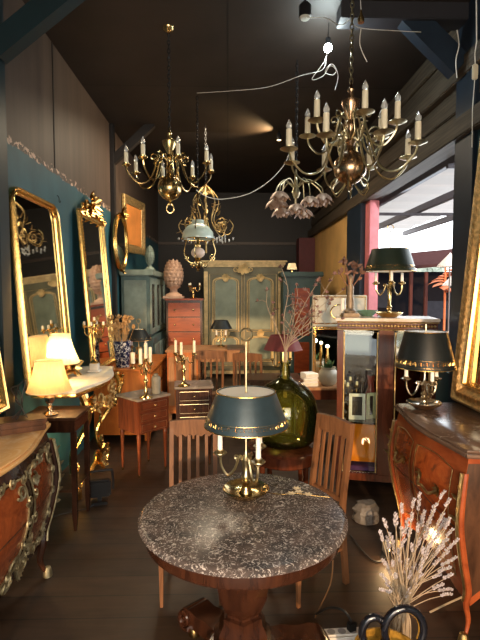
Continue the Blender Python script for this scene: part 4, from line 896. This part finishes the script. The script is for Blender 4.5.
pu = tag(MB().box(-.14, .14, -.10, .10, 0, .035, .008, Matrix.Rotation(R(-13), 4, 'Z')).build('purple_cloth', plain('purple_velvet', (.10, .03, .13), .9, 0, .3, 20, .3), loc=(1.11, 3.76, .152)), 'folded purple cloth under the orange gift box', 'cloth')
tb = MB(); rnd = random.Random(21)
rs = []
for j in range(9):
    z = .16 * j / 8; rr = .035 * (1 - .5 * (j / 8) ** 2); rs.append([((rr + .008 * math.sin(5 * i * .52 + j)) * math.cos(i * PI / 6), (rr + .006 * math.cos(3 * i)) * math.sin(i * PI / 6), z) for i in range(12)])
tb.rings(rs); tag(tb.build('teal_scarf', plain('teal_cloth', (.01, .07, .09), .8), loc=(1.235, 3.67, .152)), 'bunched teal scarf beside the orange box in cabinet', 'scarf')
# red figurine and small glassware inside
fg = thing('red_jug', 'tall red glass jug standing on the cabinet shelf behind pictures', 'jug', (1.20, 3.84, SH))
MB().lathe([(.04, 0), (.045, .02), (.06, .10), (.05, .18), (.025, .25), (.03, .33), (.035, .35), (.002, .35)], 18).build('body', plain('ruby_glaze', (.22, .03, .02), .15), fg); MB().tube(spl([(.03, 0, .31), (.08, 0, .28), (.09, 0, .2), (.055, 0, .14)], 5), .008, 6).build('handle', brass, fg)
candelabrum('candelabra', 'small brass candelabra inside the glass cabinet left of red jug', (1.03, 3.87, SH), .30, 3, .06, brass, hc=.05)
# on top
VT = 1.396
bouillotte('candelabra_lamp', 'brass candelabra lamp with green metal shade standing on the glass cabinet', (*at(389, 316, 3.76).xy, VT), .72, .145, .200, .18, brass, plain('dull_green_tole', (.018, .028, .016), .45, .2), .11, 3, .3, True, .23, .12, hc=.09)
sc = thing('figure_candlestick', 'weathered bronze figural candlestick with branches on the glass cabinet', 'candlestick', (*at(350, 316, 3.80).xy, VT))
MB().box(-.065, .065, -.05, .05, 0, .03, .004).lathe([(.045, .03), (.05, .05), (.03, .07), (.035, .12), (.026, .18), (.03, .24), (.016, .27), (.022, .30), (.02, .33), (.002, .35)], 14).build('body', plain('grey_bronze', (.22, .17, .12), .5, .6, .3, 20, .4), sc)
rnd = random.Random(33)
for q in range(6):
    a = q * 1.05; k = MB(); tip = Vector((.09 * math.cos(a), .05 * math.sin(a), .36 + .05 * (q % 3))); k.tube(spl([(0, 0, .22), tip * .6 + Vector((0, 0, .08)), tip], 5), [.005, .003], 5)
    for z in range(6): k.leaf(tip + Vector((rnd.uniform(-.02, .02), 0, rnd.uniform(-.06, .02))), (rnd.uniform(-1, 1), rnd.uniform(-.5, .5), rnd.uniform(-.3, 1)), (0, -1, 0), .045, .025, .3)
    k.build('branch', plain('rusty_leaf', (.28, .14, .09), .6, .3, .3, 20), sc)
gd = tag(MB().lathe([(.05, 0), (.055, .004), (.095, .045), (.10, .05), (.092, .05), (.05, .010), (.002, .008)], 8).build('green_dish', plain('green_glass_dish', (.10, .20, .15), .15), loc=(*at(367, 314, 3.93).xy, VT)), 'small green glass dish on cabinet between candlestick and lamp', 'dish')
wc = thing('white_pillar_candle', 'single thick white candle at the back behind bronze candlestick', 'candle', (*at(343, 316, 3.90).xy, VT)); MB().lathe([(.028, 0), (.028, .012), (.022, .013)], 12).build('holder', brass, wc); MB().lathe([(.022, .013), (.022, .15), (.003, .152)], 14).build('candle', white_c, wc)

# ------------------------------------------------------------------ right commode with lamp and big mirror
redmarq, nt, b = _m('red_floral_marquetry'); v = coords(nt)
n1 = noise(nt, v, 7, 6, .6, 3.0); c1 = ramp(nt, n1, [(.32, (.20, .035, .010)), (.55, (.42, .085, .018)), (.75, (.50, .15, .035))])
vo = nt.nodes.new('ShaderNodeTexVoronoi'); vo.inputs['Scale'].default_value = 7; nt.links.new(v, vo.inputs['Vector'])
c2 = ramp(nt, vo.outputs['Distance'], [(.10, (.9, .9, .9)), (.22, (0, 0, 0))])
n3 = ramp(nt, noise(nt, v, 16, 3, .5, 2), [(.50, (0, 0, 0)), (.56, (1, 1, 1))]); mu = nt.nodes.new('ShaderNodeMath'); mu.operation = 'MULTIPLY'; nt.links.new(c2, mu.inputs[0]); nt.links.new(n3, mu.inputs[1])
mx = nt.nodes.new('ShaderNodeMix'); mx.data_type = 'RGBA'; nt.links.new(mu.outputs[0], mx.inputs[0]); nt.links.new(c1, mx.inputs[6]); mx.inputs[7].default_value = (.13, .035, .012, 1)
nt.links.new(mx.outputs[2], b.inputs['Base Color']); b.inputs['Roughness'].default_value = .2; b.inputs['Coat Weight'].default_value = .6; b.inputs['Coat Roughness'].default_value = .1
redv = wood('red_veneer', (.20, .04, .012), (.36, .085, .025), .2, (5, 5, 9), .6)
RCX, RCY = 1.29, 2.39
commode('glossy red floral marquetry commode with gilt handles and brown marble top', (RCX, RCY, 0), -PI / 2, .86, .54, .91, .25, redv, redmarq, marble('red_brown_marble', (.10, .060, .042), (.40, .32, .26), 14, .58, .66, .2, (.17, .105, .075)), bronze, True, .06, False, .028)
bouillotte('candelabra_lamp', 'silvered candelabra lamp with black metal shade on the red commode', (*atz(424, 408, .91).xy, .911), .53, .118, .168, .215, silver, tole, .10, 3, .5, False, .12, .105, hc=.075)
gm = picture_mirror('wall_mirror', 'huge carved gilt mirror leaning on right wall on the red commode', 'mirror', 1.25, 1.78, .13, .07, oldgold, 0, (1.47, 2.26, .915), (R(-5), 0, R(-90)))
k = MB()
for sx in (-1, 1):
    for i in range(34): z = .06 + i * .05; k.leaf((sx * .565, -.066, z), (0, -.1, 1), (0, -1, 0), .06, .045, .25)
for i in range(24): x = -.55 + i * .048; k.leaf((x, -.065, 1.74), (.8, -.1, .4), (0, -1, 0), .06, .045, .25); k.leaf((x, -.065, .045), (.8, -.1, .4), (0, -1, 0), .06, .045, .25)
k.build('carved_leaves', oldgold, gm)
k = MB(); k.tube([(-.505, -.035, .125), (.505, -.035, .125), (.505, -.035, 1.655), (-.505, -.035, 1.655)], .022, 6, loop=True); k.build('inner_gilt_frame', gold, gm)

# ------------------------------------------------------------------ chandeliers
def chandelier(label, x, y, zb, ball_r, stem_top, tiers, metal, panm, rz=0, ring=True, bulbs=True, hc=.1, arm_r=.007, ball_m=None, rc=.0125):
    t = thing('chandelier', label, 'chandelier', (x, y, zb), rz)
    H = stem_top - zb
    MB().lathe([(.006, -ball_r * 1.35), (.018, -ball_r * 1.2), (.012, -ball_r * 1.05), (ball_r * .6, -ball_r * .8), (ball_r * .93, -ball_r * .4), (ball_r, 0), (ball_r * .93, ball_r * .4), (ball_r * .6, ball_r * .8), (.03, ball_r * 1.0), (.02, ball_r * 1.3), (.035, ball_r * 1.55), (.02, ball_r * 1.8), (.018, H * .45), (.032, H * .5), (.018, H * .56), (.03, H * .62), (.055, H * .72), (.058, H * .78), (.02, H * .8), (.015, H * .88), (.022, H * .91), (.008, H * .95), (.004, H)], 28).build('body', ball_m or metal, t)
    if ring: MB().tube([(.03 * math.cos(a * PI / 8), 0, -ball_r * 1.35 - .03 + .036 * math.sin(a * PI / 8)) for a in range(16)], .006, 6, loop=True).build('ring', metal, t)
    for n, R_, za, zp, sag, ph in tiers:
        for k_ in range(n): candle_arm(t, ph + 2 * PI * k_ / n, R_, za, zp, sag, metal, rc, hc, bulbs, arm_r, .034 if ring else .057)
    if not ring:
        for q in range(6):
            a = q * PI / 3 + .2; lp = MB(); lp.tube(spl([(.06 * math.cos(a), .06 * math.sin(a), -ball_r * .5), (.13 * math.cos(a), .13 * math.sin(a), -ball_r * 1.0), (.10 * math.cos(a), .10 * math.sin(a), -ball_r * 1.6), (.05 * math.cos(a), .05 * math.sin(a), -ball_r * 1.2), (.03 * math.cos(a), .03 * math.sin(a), -ball_r * .85)], 5), .005, 5); lp.build('loop', metal, t)
    k = MB(); chain(k, 0, 0, H - .01, ZC - zb - .03); k.build('chain', iron if ring else metal, t)
    MB().lathe([(.05, ZC - zb - .001), (.045, ZC - zb - .015), (.01, ZC - zb - .04)], 16).build('ceiling_rose', metal, t)
    return t
p = at(170, 188, 3.85)
chandelier('brass dutch chandelier with round ball and ring, hanging left of centre', p.x, 3.85, p.z, .10, at(170, 128, 3.85).z, [(8, .345, .22, .15, .13, .2)], brass, copper, .1, rc=.0165)
p = at(350, 168, 3.0)
chandelier('large two-tier brass chandelier with many ivory candles, hanging at right', p.x, 3.0, p.z, .105, at(350, 82, 3.0).z, [(8, .41, .18, .085, .14, .2), (6, .285, .30, .235, .12, .55)], palebrass, copper, 0, False, True, .125, .007, plain('pinkish_bronze', (.50, .33, .20), .25, 1, .25, 12), .0185)
# flower chandelier
p = at(296, 196, 4.3); fc = thing('flower_chandelier', 'pale metal flower chandelier with open petals behind the large chandelier', 'chandelier', p)
petal = plain('pale_pink_metal_petal', (.40, .27, .20), .45, .3, .25, 12); rnd = random.Random(14)
k = MB(); k.lathe([(.02, -.02), (.04, .03), (.02, .08), (.012, .2), (.006, .24)], 12); k.build('stem', palebrass, fc); k = MB(); chain(k, 0, 0, .23, ZC - p.z - .02); k.build('chain', iron, fc)
for i in range(10):
    a = i * PI / 5 + .2; R_ = (.25, .14, .20)[i % 3]; zt = (-.02, -.12, -.06)[i % 3]; k = MB()
    k.tube(spl([(0, 0, .05), (.1 * math.cos(a), .1 * math.sin(a), .14), (R_ * .9 * math.cos(a), R_ * .9 * math.sin(a), .07), (R_ * math.cos(a), R_ * math.sin(a), zt + .03)], 5), .005, 5); ao = k.build('arm', palebrass, fc)
    k = MB(); c = Vector((R_ * math.cos(a), R_ * math.sin(a), zt + .02))
    for q in range(7): b_ = q * 2 * PI / 7; k.leaf(c, (math.cos(b_), math.sin(b_), -.35), (0, 0, 1), .12, .10, -.35, .002)
    for q in range(5): b_ = q * 2 * PI / 5 + .3; k.leaf(c, (math.cos(b_) * .5, math.sin(b_) * .5, -.8), (0, 0, 1), .09, .075, -.2, .002)
    k.build('petals', petal, ao)
# hanging oil lamp + gilt crystal chandelier
p = at(198, 250, 5.1); ol = thing('hanging_oil_lamp', 'hanging brass oil lamp with white opal glass shade', 'lamp', p)
opal = plain('opal_glass', (.46, .54, .46), .25, 0, .05, 5, coat=.5)
MB().lathe([(.17, -.0), (.172, .01), (.165, .07), (.12, .13), (.07, .16), (.065, .20), (.055, .20), (.06, .155), (.11, .12), (.155, .065), (.163, .005)], 36, caps=False).build('glass_shade', opal, ol, loc=(0, 0, .12))
MB().ball((0, 0, -.03), .075, 16, .8).build('oil_font', plain('painted_porcelain', (.68, .52, .42), .3, 0, .25, 14), ol)
k = MB(); k.lathe([(.02, -.23), (.008, -.21), (.045, -.17), (.05, -.13), (.02, -.10), (.05, -.085), (.002, -.08)], 14); k.build('bottom_finial', brass, ol); MB().lathe([(.03, .03), (.034, .05), (.018, .07), (.014, .14)], 12).build('burner', brass, ol)
k = MB()
for i in range(3):
    a = i * 2.094 + .4; c, s_ = math.cos(a), math.sin(a)
    k.tube(spl([(.04 * c, .04 * s_, -.14), (.13 * c, .13 * s_, -.12), (.20 * c, .20 * s_, -.02), (.17 * c, .17 * s_, .11), (.10 * c, .10 * s_, .36), (0, 0, .62)], 6), .006, 6)
    k.tube([((.17 + x) * c, (.17 + x) * s_, -.08 + z) for x, z in spiral(0, 0, .04, 1, 1.5)], .005, 5); k.tube([((.08 + x) * c, (.08 + x) * s_, -.16 + z) for x, z in spiral(0, 0, .03, 1, -1.5)], .005, 5)
k.tube([(.175 * math.cos(a * PI / 16), .175 * math.sin(a * PI / 16), .115) for a in range(32)], .006, 6, loop=True); k.build('frame', brass, ol)
k = MB(); chain(k, 0, 0, .62, ZC - p.z - .02); k.build('chain', iron, ol)
p = at(206, 225, 5.9); gx = thing('chandelier', 'tangled gilt scroll chandelier with crystal drops behind the oil lamp', 'chandelier', p)
rnd = random.Random(17); k = MB(); k.tube([(0, 0, -.35), (0, 0, .5)], .012, 8); leaf_burst(k, Vector((0, 0, .42)), .08, 8, rnd=rnd); k.build('stem', bronze, gx); k = MB(); chain(k, 0, 0, .5, ZC - p.z - .02); k.build('chain', iron, gx)
for i in range(8):
    a = i * PI / 4; c, s_ = math.cos(a), math.sin(a); k = MB()
    k.tube(spl([(.02 * c, .02 * s_, .48), (.16 * c, .16 * s_, .30), (.10 * c, .10 * s_, .05), (.26 * c, .26 * s_, -.12), (.34 * c, .34 * s_, -.02), (.30 * c, .30 * s_, .06)], 6), .0055, 6)
    k.tube([((.22 + x) * c, (.22 + x) * s_, -.02 + z) for x, z in spiral(0, 0, .07, 1, 1.5)], .006, 5)
    for q in range(5): k.leaf(((.1 + q * .05) * c, (.1 + q * .05) * s_, .25 - q * .08), (c, s_, rnd.uniform(-1, 1)), (0, 0, 1), .08, .04, .4)
    ao = k.build('arm', bronze, gx); k = MB()
    for q in range(5): k.ball(((.14 + q * .05) * c, (.14 + q * .05) * s_, -.17 - .02 * (q % 2)), .012, 6, 1.8)
    k.build('crystal_drops', bulb_g, ao)

# ------------------------------------------------------------------ ceiling fittings and cords
p = at(328, 48, 3.75); lb = thing('bare_bulb', 'bare glowing light bulb hanging just under the dark ceiling', 'bulb', p)
MB().ball((0, 0, 0), .032, 16).build('bulb', emis('cool_white_bulb', (.85, 1, 1), 60), lb); MB().lathe([(.018, .03), (.02, .075), (.004, .08)], 12).build('socket', iron, lb); MB().tube([(0, 0, .08), (.005, 0, ZC - p.z)], .003, 5).build('cord', blackcord, lb)
light('bare_bulb_light', 'POINT', p + Vector((0, 0, -.06)), 20, (.85, 1.0, 1.0), .10)
p = at(279, 140, 6.2); sl = thing('ceiling_spotlight', 'small warm spotlight glowing against the dark ceiling at the back', 'spotlight', p)
MB().lathe([(.03, 0), (.035, .05), (.02, .09), (.004, .1)], 14).build('housing', iron, sl); MB().lathe([(.028, -.002), (.002, -.003)], 14).build('lens', emis('warm_lens', (1, .72, .35), 6), sl); MB().tube([(0, 0, .09), (0, 0, ZC - p.z)], .008, 6).build('stalk', iron, sl)
l = light('ceiling_spot_light', 'SPOT', p + Vector((-.03, -.02, .0)), 70, (1, .66, .32), .02, spot=R(100), blend=.9); aim(l, p + Vector((-1.0, -.25, .25)))
p = at(305, 12, 3.45); sf = thing('ceiling_lantern', 'small black ceiling spotlight head at the top near the bare bulb', 'spotlight', p)
MB().lathe([(.035, -.035), (.045, -.03), (.045, .04), (.03, .06), (.01, .07)], 16).build('housing', iron, sf); MB().lathe([(.04, -.037), (.03, -.05), (.002, -.055)], 16).build('lens', plain('dull_lens', (.5, .5, .45), .2), sf); MB().tube([(0, 0, .06), (0, 0, ZC - p.z)], .008, 6).build('stalk', iron, sf)
def cord(label, pts, r=.003, m_=whitecord, name='cable'):
    o = MB().tube(spl(pts, 8), r, 5).build(name, m_); return tag(o, label, 'cable')
cord('thin white cable running below dark ceiling towards the bare bulb', [at(197, 93, 4.6), at(230, 91, 4.4), at(268, 87, 4.2), at(300, 76, 4.0), at(322, 70, 3.8), at(326, 58, 3.75)], .0025)
cord('pale cable looping between the left chandelier and flower chandelier', [at(196, 190, 4.0), at(208, 197, 4.1), at(224, 199, 4.2), at(248, 194, 4.25), at(268, 182, 4.3), at(284, 165, 4.3), at(290, 150, 4.3)], .003)
cord('coiled white cord tied below the bare bulb', [at(328, 44, 3.74), at(325, 60, 3.72), at(312, 79, 3.7), at(323, 76, 3.7), at(330, 66, 3.7), at(336, 70, 3.7), at(333, 75, 3.7), at(325, 72, 3.7), at(332, 64, 3.7), at(338, 75, 3.7), at(335, 90, 3.7)], .0025)
cord('white wire stretched from chandelier chain to the blue brace', [at(349, 20, 3.0), at(361, 28, 3.2), at(400, 31, 3.4), at(421, 32, 3.48)], .0025)
cord('short pale cord dangling beside the large chandelier chain', [at(361, 29, 3.05), at(360, 45, 3.1), at(367, 62, 3.1)], .003)
cord('thin cord from ceiling spotlight head to chandelier chain', [at(306, 18, 3.4), at(325, 18, 3.3), at(340, 25, 3.1), at(349, 20, 3.0)], .0022)
cord('cream cable hooked down the blue brace by right post', [at(457, 30, 3.45), at(459, 45, 3.45), at(456, 60, 3.45), at(457, 78, 3.45)], .004)
bh = thing('brass_hook', 'brass cup hook below the ceiling beside large chandelier chain', 'hook', at(361, 18, 3.1)); MB().lathe([(.02, -.03), (.024, -.01), (.01, .02), (.004, .05)], 12).build('cup', brass, bh); MB().tube([(0, 0, .04), (-.02, 0, ZC - bh.location.z)], .002, 4).build('wire', whitecord, bh)
p = at(475, 72, 3.2); pg = thing('hanging_plug', 'ivory plug and switch hanging on white cord beside right post', 'plug', p)
MB().box(-.018, .018, -.012, .012, -.05, .05, .006).build('body', plain('ivory_plastic', (.62, .55, .40), .4), pg); MB().tube([(0, 0, .05), (-.005, 0, .12), (.005, 0, .2), (0, .02, ZC - p.z)], .004, 5).build('cord', whitecord, pg)
MB().tube([(0, 0, -.05), (-.01, 0, -.25), (-.005, 0, -.5)], .003, 5).build('cord', whitecord, pg)

# ------------------------------------------------------------------ floor things
# lavender in a pot out of frame edge
p = atz(402, 664, .0); lv = thing('lavender_bunch', 'bunch of pale dried lavender standing at bottom right', 'dried flowers', (.74, 1.91, 0))
rnd = random.Random(40); lstem = plain('straw_stems', (.42, .33, .23), .8, 0, .2, 30); lfl = plain('lavender_grey_flower', (.72, .66, .68), .9, 0, .3, 60)
targets = [(384, 520), (388, 540), (381, 575), (396, 515), (402, 505), (408, 520), (414, 500), (420, 494), (425, 512), (430, 520), (436, 505), (444, 492), (450, 500), (445, 520), (452, 530), (458, 540), (438, 535), (430, 545), (420, 540), (412, 545), (404, 540), (398, 550), (392, 562), (456, 558), (448, 552), (440, 560), (425, 558), (415, 565), (407, 560), (440, 575), (428, 530), (433, 512), (401, 528), (418, 525), (447, 540), (390, 592), (452, 575), (410, 530), (422, 575), (395, 575)]
for _ in range(26):
    targets.append((rnd.uniform(378, 452), rnd.uniform(505, 600)))
for i, (px, py) in enumerate(targets):
    D = 1.84 + rnd.uniform(-.12, .12); tip = at(px, py, D) - Vector(lv.location); b0 = Vector((rnd.uniform(-.035, .035), rnd.uniform(-.035, .035), .01)); mid = Vector((b0.x * 1.1, b0.y, .20))
    path = spl([b0, mid, mid.lerp(tip, .5) + Vector((rnd.uniform(-.02, .02), 0, .03)), tip], 5); k = MB(); k.tube(path, [.0028, .0014], 5); so = k.build('stem', lstem, lv)
    k = MB(); d = (path[-1] - path[-4]).normalized()
    for q in range(rnd.choice((5, 6, 7, 9))):
        c = path[-1] - d * (q * .0085) + Vector((rnd.uniform(-.003, .003), rnd.uniform(-.003, .003), 0))
        for z in range(4): a = z * 1.57 + q; k.leaf(c, (math.cos(a), math.sin(a), .9), (0, 0, 1), .011, .009, .2, .002)
    k.build('flower_spike', lfl, so)
# black looped vase handles
bm_ = plain('black_glossy_lacquer', (.008, .009, .014), .10, 0, .2, 8, coat=.8); amber = plain('amber_tortoiseshell', (.35, .19, .03), .15, 0, .8, 20, coat=.6)
c1 = at(404, 630, 1.68); c2 = at(374, 632, 1.70); hz = .25
hb = thing('loop_handled_basket', 'glossy black loop-handled lacquer basket with amber inside, bottom right', 'basket', (.60, 1.66, 0))
k = MB(); k.lathe([(.09, 0), (.12, .02), (.135, .16), (.125, hz), (.117, hz), (.125, .16), (.11, .03), (.002, .02)], 32); k.build('bowl', amber, hb)
for c0, r_, sz in ((c1, .075, 1.15), (c2, .046, 1.3)):
    c0 = c0 - Vector(hb.location); arc = [(c0.x + r_ * math.cos(a * PI / 14 - .55), c0.y, c0.z + r_ * sz * math.sin(a * PI / 14 - .55)) for a in range(20)]
    arc = [(arc[0][0], 0, hz - .02)] + arc + [(arc[-1][0], 0, hz - .02)]
    k = MB(); k.tube(arc, .0155, 10); h0 = k.build('handle', bm_, hb)
    k = MB(); k.tube([(c0.x + (x - c0.x) * .84, y + .004, c0.z + (z - c0.z) * .84) for x, y, z in arc[1:-1]], .006, 8); k.build('amber_inlay', amber, h0)
# power strip
p = atz(345, 634, .03); ps = thing('power_strip', 'white power strip with sockets on floor beside the table foot', 'power strip', (p.x, p.y, 0), .05)
MB().box(-.10, .10, -.028, .028, 0, .045, .008).build('body', plain('white_plastic', (.75, .74, .70), .35, 0, .03), ps)
for i in range(3): MB().lathe([(.019, .0455), (.017, .0465), (.015, .040), (.002, .040)], 18, (-.065 + i * .05, 0, 0)).build('socket', plain('grey_socket', (.30, .30, .30), .5), ps)
pl = thing('black_plug', 'black plug with cable in the white power strip', 'plug', (p.x + .03, p.y + .0, .0465), .4); MB().box(-.02, .02, -.016, .016, 0, .045, .006).build('body', blackcord, pl); MB().tube(spl([(0, 0, .04), (-.02, .03, .08), (-.05, .10, .06), (-.06, .20, -.035)], 6), .006, 6).build('cord', blackcord, pl)
cord('thin brown cable hanging down behind table edge to floor', [atz(333, 560, .45), atz(330, 585, .25), atz(316, 615, .01), atz(308, 638, .01)], .003, plain('brown_cord', (.14, .07, .03), .6))
cord('dark cable curling over the floor by the red commode', [atz(350, 535, .01), atz(372, 560, .01), atz(388, 556, .01), atz(384, 540, .01), atz(395, 532, .01)], .005, blackcord)
cord('pale cable across floor behind the lavender', [atz(480, 590, .01), atz(455, 600, .01), atz(430, 612, .01)], .005, plain('tan_cord', (.42, .33, .22), .6))
cord('black cable on floor under the dark side table', [atz(40, 520, .01), atz(70, 512, .01), atz(88, 508, .01), atz(100, 500, .01), atz(105, 490, .01)], .004, blackcord)
# black work lamp under console
p = atz(99, 504, 0); wl = thing('work_lamp', 'black floor work lamp with loop handle under gilt console', 'lamp', (p.x, p.y + .02, 0), .25)
MB().box(-.085, .085, -.03, .03, .05, .18, .012).build('body', iron, wl); k = MB(); k.tube(spl([(-.085, 0, .10), (-.095, 0, .2), (-.08, 0, .24), (.07, .0, .25), (.095, 0, .23), (.10, 0, .1)], 5), .009, 8); k.build('handle', iron, wl); MB().box(-.06, .06, -.05, .05, 0, .02, .006).box(-.015, .015, -.012, .012, .02, .055).build('foot', iron, wl)
MB().box(-.065, .065, .0305, .036, .07, .16, .002).build('glass_front', emis('warm_flood_glass', (1, .75, .4), 5), wl)
p_ = wl.location; l = light('work_lamp_light', 'SPOT', (p_.x - .02, p_.y + .07, .13), 34, (1, .70, .34), .05, spot=R(150), blend=.6); aim(l, (p_.x - .22, p_.y + .40, .42))
p = atz(386, 556, 0); w2_ = thing('work_lamp', 'small black floor flood lamp shining up at the red commode', 'lamp', (p.x, p.y, 0), -2.0)
MB().box(-.045, .045, -.02, .02, .04, .12, .008).build('body', iron, w2_); MB().box(-.04, .04, -.03, .03, 0, .014, .004).box(-.01, .01, -.01, .01, .014, .045).build('foot', iron, w2_); k = MB(); k.tube(spl([(-.045, 0, .08), (-.05, 0, .14), (.05, 0, .14), (.045, 0, .08)], 5), .005, 6); k.build('handle', iron, w2_)
MB().box(-.035, .035, .0205, .024, .05, .11, .002).build('glass_front', emis('warm_flood_glass_small', (1, .75, .4), 2), w2_)
l = light('work_lamp_light', 'SPOT', (p.x + .06, p.y - .03, .10), 11, (1, .62, .30), .14, spot=R(110), blend=.8); aim(l, (p.x + .30, p.y + .0, .36))
light('work_lamp_spill', 'POINT', (p.x - .02, p.y - .09, .09), 3.0, (1, .64, .30), .04)
# wrapped parcel under vitrine and book
p = atz(366, 520, 0); pk = MB(); rnd = random.Random(50); rs = []
for j in range(7):
    z = .13 * j / 6; q = .085 if j < 5 else .06; rs.append([((q + rnd.uniform(-.012, .012)) * math.cos(i * PI / 7) * 1.1, (q * .8 + rnd.uniform(-.012, .012)) * math.sin(i * PI / 7), z) for i in range(14)])
pk.rings(rs); tag(pk.build('wrapped_parcel', plain('crumpled_grey_wrap', (.13, .12, .11), .45, 0, .3, 14, .6), loc=(p.x, p.y, 0), smooth=20), 'crumpled grey wrapped parcel on floor under the glass cabinet', 'parcel')
